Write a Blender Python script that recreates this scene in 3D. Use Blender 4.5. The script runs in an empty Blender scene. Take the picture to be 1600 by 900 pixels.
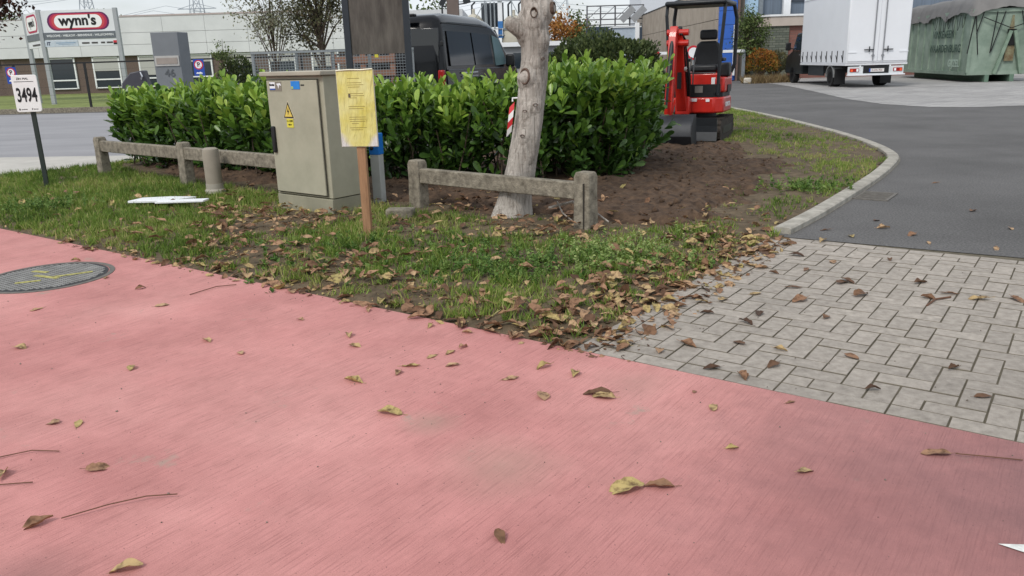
import bpy, bmesh, math, random
import numpy as np
from mathutils import Vector, Matrix, noise as mnoise
R_ = math.radians
rng = random.Random(11); nr = np.random.RandomState(5)
SC = bpy.context.scene; C = SC.collection

# ---------------------------------------------------------------- camera, sky, sun, exposure
PITCH = math.atan(355/1250.); ROLL = -math.atan(.03)
fw = Vector((0, math.cos(PITCH), -math.sin(PITCH))); r0 = Vector((1, 0, 0)); u0 = r0.cross(fw)
rt = r0*math.cos(ROLL) + u0*math.sin(ROLL); up = -r0*math.sin(ROLL) + u0*math.cos(ROLL)
cd = bpy.data.cameras.new('camera'); cam = bpy.data.objects.new('camera', cd); C.objects.link(cam)
m = Matrix((rt, up, -fw)).transposed().to_4x4(); m.translation = (0, 0, 1.41); cam.matrix_world = m
cd.sensor_width = 36; cd.lens = 28.125; cd.clip_start = .05; cd.clip_end = 3000
SC.camera = cam

SUN_EL, SUN_AZ = 48, 215          # sun behind the camera, to the left (compass degrees, 0 = +Y)
W = bpy.data.worlds.new('World'); SC.world = W; W.use_nodes = True
nt = W.node_tree; nt.nodes.clear(); L = nt.links
wo = nt.nodes.new('ShaderNodeOutputWorld'); bg = nt.nodes.new('ShaderNodeBackground'); bg.inputs[1].default_value = .095
sk = nt.nodes.new('ShaderNodeTexSky'); sk.sky_type = 'NISHITA'; sk.sun_disc = False
sk.sun_elevation = R_(SUN_EL); sk.sun_rotation = R_(SUN_AZ); sk.air_density = 1.2; sk.dust_density = 2.0
tc = nt.nodes.new('ShaderNodeTexCoord'); mp = nt.nodes.new('ShaderNodeMapping'); mp.inputs['Scale'].default_value = (2.2, 2.2, 9)
nz = nt.nodes.new('ShaderNodeTexNoise'); nz.inputs['Scale'].default_value = 1.6; nz.inputs['Detail'].default_value = 7; nz.inputs['Roughness'].default_value = .55
cr = nt.nodes.new('ShaderNodeValToRGB'); cr.color_ramp.elements[0].position = .28; cr.color_ramp.elements[0].color = (.36,)*3+(1,)
cr.color_ramp.elements[1].position = .62; cr.color_ramp.elements[1].color = (.96,)*3+(1,)
mx = nt.nodes.new('ShaderNodeMixRGB'); mx.inputs[2].default_value = (7.6, 8.0, 8.5, 1)
L.new(tc.outputs['Generated'], mp.inputs[0]); L.new(mp.outputs[0], nz.inputs[0]); L.new(nz.outputs[0], cr.inputs[0])
L.new(cr.outputs[0], mx.inputs[0]); L.new(sk.outputs[0], mx.inputs[1]); L.new(mx.outputs[0], bg.inputs[0]); L.new(bg.outputs[0], wo.inputs[0])
sd = bpy.data.lights.new('sun', 'SUN'); sd.energy = 1.5; sd.angle = R_(14); sd.color = (1, .96, .9)
so = bpy.data.objects.new('sun', sd); C.objects.link(so)
az = R_(SUN_AZ); el = R_(SUN_EL)
so.rotation_euler = Vector((math.sin(az)*math.cos(el), math.cos(az)*math.cos(el), math.sin(el))).to_track_quat('Z', 'Y').to_euler()
vs = SC.view_settings; vs.view_transform = 'Standard'; vs.look = 'None'; vs.exposure = .35; vs.gamma = 1; vs.use_curve_mapping = False

# ---------------------------------------------------------------- materials
MATS = {}
def lin(r, g, b):
    f = lambda v: ((v/255+.055)/1.055)**2.4 if v > 10 else v/255/12.92
    return (f(r), f(g), f(b))
def base_mat(name):
    mt = bpy.data.materials.new(name); mt.use_nodes = True
    n = mt.node_tree.nodes; return mt, n, mt.node_tree.links, n['Principled BSDF']
def mat(name, c, rough=.7, var=.12, sc=6, bump=0, bsc=60, metal=0, c2=None, spec=.4, stretch=(1, 1, 1), objrand=0, thr=(.3, .7), coat=0, big=0):
    """plain procedural surface: two colours mixed by noise, fine bump; colours are sRGB 0-255"""
    if name in MATS: return MATS[name]
    mt, n, l, p = base_mat(name); c = lin(*c)
    a = [v*(1-var) for v in c]; b = lin(*c2) if c2 else [min(1, v*(1+var)) for v in c]
    g = n.new('ShaderNodeNewGeometry'); mp = n.new('ShaderNodeMapping'); mp.inputs['Scale'].default_value = stretch
    l.new(g.outputs['Position'], mp.inputs[0])
    nz = n.new('ShaderNodeTexNoise'); nz.inputs['Scale'].default_value = sc; nz.inputs['Detail'].default_value = 8; nz.inputs['Roughness'].default_value = .62
    l.new(mp.outputs[0], nz.inputs[0])
    rp = n.new('ShaderNodeValToRGB'); e = rp.color_ramp.elements
    e[0].position, e[1].position = thr; e[0].color = (*a, 1); e[1].color = (*b, 1); l.new(nz.outputs[0], rp.inputs[0])
    out = rp.outputs[0]
    if big:                                          # broad worn and dirty areas
        zb = n.new('ShaderNodeTexNoise'); zb.inputs['Scale'].default_value = .55; zb.inputs['Detail'].default_value = 9; zb.inputs['Roughness'].default_value = .65; l.new(g.outputs['Position'], zb.inputs[0])
        mb_ = n.new('ShaderNodeMapRange'); mb_.inputs[1].default_value = .3; mb_.inputs[2].default_value = .7; mb_.inputs[3].default_value = 1-big; mb_.inputs[4].default_value = 1+big; l.new(zb.outputs[0], mb_.inputs[0])
        hb_ = n.new('ShaderNodeHueSaturation'); l.new(mb_.outputs[0], hb_.inputs['Value']); l.new(out, hb_.inputs['Color']); out = hb_.outputs[0]
    if objrand:
        oi = n.new('ShaderNodeObjectInfo'); mr = n.new('ShaderNodeMapRange'); mr.inputs[3].default_value = 1-objrand; mr.inputs[4].default_value = 1+objrand
        l.new(oi.outputs['Random'], mr.inputs[0]); hs = n.new('ShaderNodeHueSaturation'); l.new(mr.outputs[0], hs.inputs['Value']); l.new(out, hs.inputs['Color']); out = hs.outputs[0]
    l.new(out, p.inputs['Base Color'])
    p.inputs['Roughness'].default_value = rough; p.inputs['Metallic'].default_value = metal; p.inputs['Specular IOR Level'].default_value = spec
    p.inputs['Coat Weight'].default_value = coat
    if bump:
        n2 = n.new('ShaderNodeTexNoise'); n2.inputs['Scale'].default_value = bsc; n2.inputs['Detail'].default_value = 6; l.new(mp.outputs[0], n2.inputs[0])
        bp = n.new('ShaderNodeBump'); bp.inputs['Strength'].default_value = bump; bp.inputs['Distance'].default_value = .01
        l.new(n2.outputs[0], bp.inputs['Height']); l.new(bp.outputs[0], p.inputs['Normal'])
    MATS[name] = mt; return mt
def leaf_mat(name, cols, rough=.4, trans=.25, spec=.5, mottle=None):
    """leaf surface: colour from each leaf's own 'rnd' value"""
    mt, n, l, p = base_mat(name)
    at = n.new('ShaderNodeAttribute'); at.attribute_name = 'rnd'
    rp = n.new('ShaderNodeValToRGB'); e = rp.color_ramp.elements
    e[0].color = (*lin(*cols[0]), 1); e[1].color = (*lin(*cols[-1]), 1)
    for i, c in enumerate(cols[1:-1]):
        el = e.new((i+1)/(len(cols)-1)); el.color = (*lin(*c), 1)
    g = n.new('ShaderNodeNewGeometry'); nz = n.new('ShaderNodeTexNoise'); nz.inputs['Scale'].default_value = 45; nz.inputs['Detail'].default_value = 4
    l.new(g.outputs['Position'], nz.inputs[0]); mr = n.new('ShaderNodeMapRange'); mr.inputs[3].default_value = .7; mr.inputs[4].default_value = 1.3
    l.new(nz.outputs[0], mr.inputs[0]); hs = n.new('ShaderNodeHueSaturation'); l.new(mr.outputs[0], hs.inputs['Value'])
    l.new(at.outputs['Fac'], rp.inputs[0]); src = rp.outputs[0]
    if mottle:                                       # brown decay blotches
        z2 = n.new('ShaderNodeTexNoise'); z2.inputs['Scale'].default_value = 38; z2.inputs['Detail'].default_value = 6; l.new(g.outputs['Position'], z2.inputs[0])
        r2 = n.new('ShaderNodeValToRGB'); r2.color_ramp.elements[0].position = .46; r2.color_ramp.elements[0].color = (0, 0, 0, 1); r2.color_ramp.elements[1].position = .66; r2.color_ramp.elements[1].color = (.85, .85, .85, 1); l.new(z2.outputs[0], r2.inputs[0])
        mm = n.new('ShaderNodeMixRGB'); l.new(r2.outputs[0], mm.inputs[0]); l.new(src, mm.inputs[1]); mm.inputs[2].default_value = (*lin(*mottle), 1); src = mm.outputs[0]
    l.new(src, hs.inputs['Color']); l.new(hs.outputs[0], p.inputs['Base Color'])
    p.inputs['Roughness'].default_value = rough; p.inputs['Specular IOR Level'].default_value = spec
    if trans:
        tr = n.new('ShaderNodeBsdfTranslucent'); l.new(hs.outputs[0], tr.inputs[0]); ms = n.new('ShaderNodeMixShader'); ms.inputs[0].default_value = trans
        l.new(p.outputs[0], ms.inputs[1]); l.new(tr.outputs[0], ms.inputs[2]); l.new(ms.outputs[0], n['Material Output'].inputs[0])
    MATS[name] = mt; return mt
def glass_mat(name, c, rough=.08):
    mt, n, l, p = base_mat(name); p.inputs['Base Color'].default_value = (*lin(*c), 1); p.inputs['Roughness'].default_value = rough
    p.inputs['Specular IOR Level'].default_value = .7; MATS[name] = mt; return mt

# ---------------------------------------------------------------- mesh helpers
class MB:
    def __init__(s): s.v = []; s.f = []
    def add(s, vs, fs):
        o = len(s.v); s.v += [tuple(v) for v in vs]; s.f += [tuple(i+o for i in f) for f in fs]; return s
    def box(s, cx, cy, cz, sx, sy, sz, rz=0, M=None):
        vs = [Vector((x*sx/2, y*sy/2, z*sz/2)) for x in (-1, 1) for y in (-1, 1) for z in (-1, 1)]
        if M is None: M = Matrix.Rotation(rz, 3, 'Z')
        c = Vector((cx, cy, cz))
        return s.add([M @ v + c for v in vs], [(0, 1, 3, 2), (4, 6, 7, 5), (0, 4, 5, 1), (2, 3, 7, 6), (0, 2, 6, 4), (1, 5, 7, 3)])
    def bar(s, a, b, w, h=None, upv=(0, 0, 1)):
        a = Vector(a); b = Vector(b); d = (b-a); ln = d.length; d.normalize(); u_ = Vector(upv)
        if abs(d.dot(u_)) > .98: u_ = Vector((0, 1, 0))
        x = d.cross(u_).normalized(); z = x.cross(d)
        M = Matrix((x, d, z)).transposed(); c = (a+b)/2
        return s.box(c.x, c.y, c.z, w, ln, h or w, M=M)
    def tube(s, pts, rad, n=8, caps=True):
        pts = [Vector(p) for p in pts]; k = len(pts)
        if not isinstance(rad, (list, tuple)): rad = [rad]*k
        vs = []; ref = None
        for i, p in enumerate(pts):
            t = (pts[min(i+1, k-1)]-pts[max(i-1, 0)]).normalized()
            if ref is None:
                ref = Vector((1, 0, 0)) if abs(t.x) < .8 else Vector((0, 1, 0))
            x = (ref - t*ref.dot(t)).normalized(); y = t.cross(x); ref = x
            for j in range(n):
                a = 2*math.pi*j/n; vs.append(p + (x*math.cos(a)+y*math.sin(a))*rad[i])
        fs = [(i*n+j, i*n+(j+1) % n, (i+1)*n+(j+1) % n, (i+1)*n+j) for i in range(k-1) for j in range(n)]
        if caps: fs += [tuple(range(n-1, -1, -1)), tuple((k-1)*n+j for j in range(n))]
        return s.add(vs, fs)
    def lathe(s, prof, n=24, c=(0, 0, 0), M=None):
        vs = []; M = M or Matrix.Identity(3); c = Vector(c)
        for r, z in prof:
            for j in range(n):
                a = 2*math.pi*j/n; vs.append(M @ Vector((r*math.cos(a), r*math.sin(a), z)) + c)
        k = len(prof)
        fs = [(i*n+j, i*n+(j+1) % n, (i+1)*n+(j+1) % n, (i+1)*n+j) for i in range(k-1) for j in range(n)]
        if prof[0][0] > 1e-4: fs.append(tuple(range(n-1, -1, -1)))
        if prof[-1][0] > 1e-4: fs.append(tuple((k-1)*n+j for j in range(n)))
        return s.add(vs, fs)
    def prism(s, poly, d0, d1, ax='z'):
        """extrude a 2D polygon: ax z: (x,y), ax y: (x,z), ax x: (y,z)"""
        f = {'z': lambda p, d: (p[0], p[1], d), 'y': lambda p, d: (p[0], d, p[1]), 'x': lambda p, d: (d, p[0], p[1])}[ax]
        k = len(poly); vs = [f(p, d0) for p in poly]+[f(p, d1) for p in poly]
        fs = [tuple(range(k)), tuple(range(2*k-1, k-1, -1))] + [(i, k+i, k+(i+1) % k, (i+1) % k) for i in range(k)]
        return s.add(vs, fs)
    def sheet(s, poly, z): return s.add([(x, y, z) for x, y in poly], [tuple(range(len(poly)))])
    def quad(s, *p): return s.add(p, [tuple(range(len(p)))])
    def mesh(s, name):
        me = bpy.data.meshes.new(name); me.from_pydata(s.v, [], s.f); me.update()
        bm = bmesh.new(); bm.from_mesh(me); bmesh.ops.recalc_face_normals(bm, faces=bm.faces); bm.to_mesh(me); bm.free(); return me
    def build(s, name, mt, parent=None, bevel=0, smooth=False, seg=2):
        me = s.mesh(name); me.materials.append(mt); o = bpy.data.objects.new(name, me); C.objects.link(o); o.parent = parent
        if smooth: me.shade_smooth()
        if bevel:
            md = o.modifiers.new('bevel', 'BEVEL'); md.width = bevel; md.segments = seg; md.limit_method = 'ANGLE'; md.angle_limit = R_(40)
            me.shade_smooth(); me.set_sharp_from_angle(angle=R_(40))
        return o
def BX(name, mt, parent, *a, bevel=0, rz=0): return MB().box(*a, rz=rz).build(name, mt, parent, bevel)
def tag(o, label=None, cat=None, group=None, kind=None):
    if label: o['label'] = label
    if cat: o['category'] = cat
    if group: o['group'] = group
    if kind: o['kind'] = kind
    return o
def thing(name, label, cat, loc=(0, 0, 0), rz=0, group=None):
    o = bpy.data.objects.new(name, None); o.empty_display_size = .1; C.objects.link(o)
    o.location = loc; o.rotation_euler = (0, 0, rz); return tag(o, label, cat, group)
def struct(o): return tag(o, kind='structure')
def stuff(o): return tag(o, kind='stuff')
def text(parent, name, body, size, loc, mt, rot=(R_(90), 0, 0), sx=1, bold=0, extrude=.0015, align='CENTER', shear=0):
    cu = bpy.data.curves.new(name, 'FONT'); cu.body = body; cu.size = size; cu.align_x = align; cu.align_y = 'CENTER'; cu.extrude = extrude; cu.offset = bold; cu.shear = shear
    t = bpy.data.objects.new(name, cu); C.objects.link(t); dg = bpy.context.evaluated_depsgraph_get()
    me = bpy.data.meshes.new_from_object(t.evaluated_get(dg)); bpy.data.objects.remove(t); bpy.data.curves.remove(cu)
    me.materials.clear(); me.materials.append(mt)
    o = bpy.data.objects.new(name, me); C.objects.link(o); o.parent = parent; o.location = loc; o.rotation_euler = rot; o.scale = (sx, 1, 1); return o

def inst(name, tmpl, pos, Rm, scale, rnd, mt, parent=None):
    """one mesh out of N placed copies of a small template (leaves, blades)"""
    T, F = tmpl; T = np.asarray(T, float); N = len(pos); k = len(T); scale = np.asarray(scale, float)
    if scale.ndim == 1: scale = np.repeat(scale[:, None], 3, 1)
    V = np.einsum('nij,nkj->nki', Rm, T[None]*scale[:, None, :]) + np.asarray(pos)[:, None, :]
    fl = [len(f) for f in F]; fi = np.concatenate([np.array(f) for f in F]); nl = len(fi)
    loops = (fi[None] + (np.arange(N)*k)[:, None]).ravel()
    tot = np.tile(np.array(fl), N); start = np.concatenate([[0], np.cumsum(tot)[:-1]])
    me = bpy.data.meshes.new(name); me.vertices.add(N*k); me.vertices.foreach_set('co', V.astype(np.float32).ravel())
    me.loops.add(N*nl); me.loops.foreach_set('vertex_index', loops.astype(np.int32))
    me.polygons.add(len(tot)); me.polygons.foreach_set('loop_start', start.astype(np.int32)); me.polygons.foreach_set('loop_total', tot.astype(np.int32))
    me.update(calc_edges=True); me.shade_smooth()
    at = me.attributes.new('rnd', 'FLOAT', 'POINT'); at.data.foreach_set('value', np.repeat(np.asarray(rnd, np.float32), k))
    me.materials.append(mt); o = bpy.data.objects.new(name, me); C.objects.link(o); o.parent = parent; return o
def unit(a): a = np.asarray(a, float); return a/np.maximum(np.linalg.norm(a, axis=-1, keepdims=True), 1e-9)
def frames(d, nrm):
    y = unit(d); nrm = np.asarray(nrm, float); z = unit(nrm - (nrm*y).sum(-1, keepdims=True)*y); x = np.cross(y, z); return np.stack([x, y, z], -1)
def rdirs(n, zmin=-1):
    z = nr.uniform(zmin, 1, n); a = nr.uniform(0, 2*np.pi, n); q = np.sqrt(1-z*z); return np.stack([q*np.cos(a), q*np.sin(a), z], -1)
def leaf_tmpl(w=.19, rows=((.3, .9), (.6, 1.), (.85, .6)), fold=.05, droop=.1):
    T = [(0, 0, 0)]; F = []
    for y, q in rows: T += [(-w*q, y, fold*q-droop*y*y), (0, y, -droop*y*y), (w*q, y, fold*q-droop*y*y)]
    T.append((0, 1, -droop)); e = len(T)-1
    F += [(0, 2, 1), (0, 3, 2)]
    for i in range(len(rows)-1):
        a = 1+3*i; F += [(a, a+1, a+4, a+3), (a+1, a+2, a+5, a+4)]
    a = e-3; F += [(a, a+1, e), (a+1, a+2, e)]
    return T, F
SMALL = ([(0, 0, 0), (-.3, .5, .05), (0, 1, -.05), (.3, .5, .05)], [(0, 3, 2, 1)])
BLADE = ([(-.05, 0, 0), (.05, 0, 0), (-.04, .5, 0), (.04, .5, 0), (0, 1, -.18)], [(0, 1, 3, 2), (2, 3, 4)])
def fbm(x, y, s, o=0): return mnoise.fractal(Vector((x*s+o, y*s-o, o*.37)), 1.0, 2.0, 4)
def inside(P, x, y):
    x = np.asarray(x); y = np.asarray(y); r = np.zeros(x.shape, bool); n = len(P)
    for i in range(n):
        x1, y1 = P[i]; x2, y2 = P[(i+1) % n]
        if y1 == y2: continue
        r ^= ((y1 > y) != (y2 > y)) & (x < (x2-x1)*(y-y1)/(y2-y1)+x1)
    return r

# local frame of the driveway: a runs along the edge of the red path, b across it
TH = R_(-36.1); OX, OY = 1.118, 3.209; ca, sa = math.cos(TH), math.sin(TH)
def ab(a, b): return (OX+a*ca-b*sa, OY+a*sa+b*ca)
def toab(x, y): return ((x-OX)*ca+(y-OY)*sa, -(x-OX)*sa+(y-OY)*ca)

# ---------------------------------------------------------------- common materials
galv = mat('galvanised steel', (150, 156, 160), .45, .1, 20, metal=.6)
dark_steel = mat('dark painted steel', (42, 46, 50), .5, .15, 15)
black_pl = mat('black plastic', (24, 25, 27), .5, .2, 20)
rubber = mat('tyre rubber', (28, 28, 29), .85, .25, 12, bump=.3, bsc=90)
white_pt = mat('white paint', (232, 234, 236), .45, .05, 3)
red_pt = mat('excavator red paint', (188, 38, 28), .38, .12, 4, coat=.3)
concrete = mat('weathered concrete', (112, 104, 91), .92, .38, 16, bump=.9, bsc=60, c2=(156, 148, 132), thr=(.28, .7))
bark_b = mat('brown bark', (84, 72, 60), .9, .3, 14, bump=.7, bsc=40)
black_ink = mat('black print', (18, 18, 20), .5, .05)
glass_d = glass_mat('dark window glass', (38, 48, 56))

# ================================================================ THE SETTING
GR = 900
struct(MB().sheet([(-GR, -GR), (GR, -GR), (GR, GR), (-GR, GR)], -.05).build('ground', mat('far ground', (110, 112, 100), .95, .2, .3)))

# red broomed-concrete cycle path
def path_mat():
    mt, n, l, p = base_mat('red broomed concrete')
    g = n.new('ShaderNodeNewGeometry')
    m1 = n.new('ShaderNodeMapping'); m1.inputs['Rotation'].default_value = (0, 0, -TH); l.new(g.outputs['Position'], m1.inputs[0])
    def nzn(scale, st=(1, 1, 1), det=6, rough=.6, warp=None):
        m2 = n.new('ShaderNodeMapping'); m2.inputs['Scale'].default_value = st; l.new(m1.outputs[0], m2.inputs[0])
        z = n.new('ShaderNodeTexNoise'); z.inputs['Scale'].default_value = scale; z.inputs['Detail'].default_value = det; z.inputs['Roughness'].default_value = rough
        l.new(m2.outputs[0], z.inputs[0]); return z.outputs[0]
    def ramp(src, stops):
        r = n.new('ShaderNodeValToRGB'); e = r.color_ramp.elements
        for i, (q, c) in enumerate(stops):
            x = e[0] if i == 0 else (e[len(e)-1] if i == 1 else e.new(q))
            x.position = q; x.color = (*c, 1) if len(c) == 3 else c
        l.new(src, r.inputs[0]); return r.outputs[0]
    def mixc(f, a, b, mode='MIX'):
        x = n.new('ShaderNodeMixRGB'); x.blend_type = mode
        for i, q in enumerate((f, a, b)):
            if isinstance(q, (int, float)): x.inputs[i].default_value = q
            elif isinstance(q, tuple): x.inputs[i].default_value = (*q, 1)
            else: l.new(q, x.inputs[i])
        return x.outputs[0]
    col = ramp(nzn(.9, det=8), [(.3, lin(189, 128, 124)), (.7, lin(208, 152, 146)), (.5, lin(202, 142, 137))])
    col = mixc(.85, col, ramp(nzn(1.9, (1, .9, 1), 12, .74), [(.35, (.79, .78, .77)), (.62, (1.06, 1.06, 1.06))]), 'MULTIPLY')
    lines = nzn(1, (190, 5.0, 1), 5, .65); lines2 = nzn(1, (75, 2.6, 1), 5, .7)
    col = mixc(.6, col, ramp(nzn(260, det=4, rough=.8), [(.32, (.66, .63, .63)), (.6, (1.08, 1.08, 1.08))]), 'MULTIPLY'); col = mixc(.72, col, ramp(lines, [(.30, (.60, .56, .56)), (.50, (1.04, 1.04, 1.04))]), 'MULTIPLY')
    col = mixc(.2, col, ramp(lines2, [(.3, (.74, .73, .73)), (.55, (1.04, 1.04, 1.04))]), 'MULTIPLY')
    # worn grey patches where the cement shows through
    col = mixc(ramp(nzn(3.1, det=7, rough=.7), [(.63, (0, 0, 0)), (.72, (.75, .75, .75))]), col, lin(160, 146, 132))
    col = mixc(ramp(nzn(240, det=2), [(.70, (0, 0, 0)), (.76, (.6, .6, .6))]), col, lin(225, 190, 180))
    col = mixc(ramp(nzn(95, det=3), [(.28, (.85, .85, .85)), (.35, (0, 0, 0))]), col, lin(92, 62, 60))
    # tyre-rubber stain in the driveway crossing
    def blot(x, y, r, strength, c):
        d = n.new('ShaderNodeVectorMath'); d.operation = 'DISTANCE'; d.inputs[1].default_value = (x, y, 0); l.new(g.outputs['Position'], d.inputs[0])
        ad = n.new('ShaderNodeMath'); ad.operation = 'MULTIPLY_ADD'; ad.inputs[1].default_value = -r*1.3; l.new(nzn(3.5, det=8, rough=.75), ad.inputs[0]); l.new(d.outputs['Value'], ad.inputs[2])
        s = n.new('ShaderNodeMapRange'); s.inputs[1].default_value = -r*.9; s.inputs[2].default_value = r*.6; s.inputs[3].default_value = strength; s.inputs[4].default_value = 0; l.new(ad.outputs[0], s.inputs[0])
        return s.outputs[0], c
    for b_ in ((1.85, 2.1, 1.1, 1.0, lin(100, 82, 84)), (.95, 2.05, .9, .6, lin(146, 98, 96)), (-.05, 2.62, .22, .5, lin(160, 140, 124)), (-.35, 3.0, .12, .55, lin(158, 140, 124)), (.55, 3.35, .18, .4, lin(160, 130, 118)), (1.25, 2.9, .5, .35, lin(140, 100, 98)), (-1.45, 2.02, .16, .6, lin(110, 85, 82))):
        f, c = blot(*b_); col = mixc(f, col, c)
    l.new(col, p.inputs['Base Color']); p.inputs['Roughness'].default_value = .85; p.inputs['Specular IOR Level'].default_value = .25
    ad = n.new('ShaderNodeMath'); ad.operation = 'MULTIPLY_ADD'; ad.inputs[1].default_value = .6; l.new(lines2, ad.inputs[0]); l.new(lines, ad.inputs[2])
    bp = n.new('ShaderNodeBump'); bp.inputs['Strength'].default_value = .55; bp.inputs['Distance'].default_value = .006; l.new(ad.outputs[0], bp.inputs['Height']); l.new(bp.outputs[0], p.inputs['Normal'])
    return mt
struct(MB().sheet([ab(-40, 0), ab(-40, -8), ab(30, -8), ab(30, 0)], 0).build('cycle_path', path_mat()))
wm = MB().sheet([(1.405, 2.045), (1.47, 1.985), (1.60, 1.93), (1.66, 2.0), (1.50, 2.035)], .004).build('white_road_marking', mat('worn white road paint', (215, 215, 210), .7, .25, 40)); struct(wm)

# asphalt of the driveway and yard
asph = mat('grey asphalt', (88, 87, 87), .9, .3, 60, bump=.9, bsc=140, c2=(126, 124, 122), spec=.2, thr=(.3, .75), big=.22)
struct(MB().sheet([ab(-40, 1.2), ab(-1.05, 1.2), ab(-1.05, 3.04), ab(14, 3.9), (70, -5), (70, 110), (-90, 110), (-90, 60)], 0).build('asphalt_road', asph))
struct(MB().sheet([(-6.6, 13.6), (-9.6, 14.6), (-60, 18), (-60, 31), (-19, 30.6), (-7, 29.4), (-4.6, 20), (-5.0, 14.6)], .004).build('side_road', mat('pale worn asphalt', (146, 145, 147), .85, .15, .5, bump=.4, bsc=150, stretch=(.5, 2, 1))))
struct(MB().sheet([(-7.4, 11.3), (-30, 11.6), (-30, 15.2), (-9.0, 14.45), (-6.4, 14.1), (-5.9, 13.2)], .012).build('pavement', mat('pale concrete pavement', (182, 178, 170), .9, .12, 2, bump=.3, bsc=80)))
def far_paver_mat():
    mt, n, l, p = base_mat('pale grey block paving'); g = n.new('ShaderNodeNewGeometry'); b = n.new('ShaderNodeTexBrick')
    b.inputs['Scale'].default_value = 1; b.inputs['Brick Width'].default_value = .44; b.inputs['Row Height'].default_value = .22; b.inputs['Mortar Size'].default_value = .012
    b.inputs['Color1'].default_value = (*lin(168, 165, 162), 1); b.inputs['Color2'].default_value = (*lin(146, 144, 142), 1); b.inputs['Mortar'].default_value = (*lin(112, 110, 106), 1)
    z = n.new('ShaderNodeTexNoise'); z.inputs['Scale'].default_value = .6; z.inputs['Detail'].default_value = 6; l.new(g.outputs['Position'], z.inputs[0])
    mr = n.new('ShaderNodeMapRange'); mr.inputs[1].default_value = .3; mr.inputs[2].default_value = .7; mr.inputs[3].default_value = .82; mr.inputs[4].default_value = 1.12; l.new(z.outputs[0], mr.inputs[0])
    hs = n.new('ShaderNodeHueSaturation'); l.new(mr.outputs[0], hs.inputs['Value']); l.new(b.outputs['Color'], hs.inputs['Color'])
    l.new(g.outputs['Position'], b.inputs['Vector']); l.new(hs.outputs[0], p.inputs['Base Color']); p.inputs['Roughness'].default_value = .9; return mt
struct(MB().sheet([(12.7, 41), (12.6, 38.9), (12.2, 35.3), (11.3, 30.1), (10.3, 24.8), (10.08, 21.9), (10.5, 20.3), (11.4, 19.7), (12.6, 19.8), (50, 24), (50, 60), (13, 60)], .006).build('yard_paving', far_paver_mat()))
struct(MB().prism([(-60, 31.9), (-19, 31.9), (-6, 30.6), (-6, 58), (-60, 58)], -.02, .06).build('lawn', mat('mown lawn', (112, 124, 62), .95, .25, 2.5, bump=.8, bsc=60, c2=(132, 142, 80))))

# herringbone paving: every block its own piece
U = .1125
brick_m = mat('grey concrete paving block', (154, 145, 135), .9, .22, 22, bump=.7, bsc=180, c2=(182, 173, 162), objrand=.09, thr=(.25, .75), big=.12)
pav = MB().sheet([ab(-9.2*U, .002), ab(30*U, .002), ab(30*U, 3.9), ab(-1.04, 3.035)], -.0045).build('brick_paving', mat('joint sand', (98, 91, 76), .95, .3, 12, bump=.5, bsc=120)); struct(pav)
edge_m = mat('dirty block edge', (106, 99, 86), .95, .3, 20)
def block_mesh(name, wu, wv):
    sx, sy = wu*U-.0045, wv*U-.0045; c = .0025; mb = MB(); vs = []
    for x, y, z in ((sx/2, sy/2, -.05), (sx/2, sy/2, -c), (sx/2-c, sy/2-c, 0)): vs += [(-x, -y, z), (x, -y, z), (x, y, z), (-x, y, z)]
    fs = [(8, 9, 10, 11)] + [(r*4+i, r*4+(i+1) % 4, r*4+4+(i+1) % 4, r*4+4+i) for r in (0, 1) for i in range(4)]
    me = mb.add(vs, fs).mesh(name); me.materials.append(brick_m); me.materials.append(edge_m)
    for f_ in me.polygons: f_.material_index = 0 if f_.normal.z > .95 else 1
    return me
BM = {k: block_mesh('brick', *k) for k in ((1, 2), (2, 1), (1, 1))}
blocks = []
V0, V1 = 1, 26
for i in range(-8, 30):
    for j in range(V0, V1):
        k = (i+j) % 4
        if k == 0: blocks.append((i, j, 1, 2) if j+1 < V1 else (i, j, 1, 1))
        elif k == 1 and j == V0: blocks.append((i, j, 1, 1))
        elif k == 2: blocks.append((i, j, 2, 1))
        elif k == 3 and i == -8: blocks.append((i, j, 1, 1))
for i in range(-8, 30, 2): blocks.append((i, 0, 2, 1)); blocks.append((i, V1, 2, 1))
for j in range(0, V1, 2): blocks.append((-9, j, 1, 2))
def bpos(b): return ab((b[0]+b[2]/2)*U, (b[1]+b[3]/2)*U)
blocks.sort(key=lambda b: (0 if toab(*bpos(b))[0] < 1.35 else 1, math.hypot(*bpos(b))))
rest = MB()
for q, b in enumerate(blocks):
    x, y = bpos(b); z = .001+rng.uniform(-.002, .002)
    if q < 300:
        o = bpy.data.objects.new('brick', BM[b[2:]]); C.objects.link(o); o.parent = pav
        o.location = (x, y, z); o.rotation_euler = (rng.gauss(0, .006), rng.gauss(0, .006), TH+rng.gauss(0, .006))
    else:
        rest.box(x, y, z-.025, b[2]*U-.005, b[3]*U-.005, .05, rz=TH)
stuff(rest.build('bricks', brick_m, pav))

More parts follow.
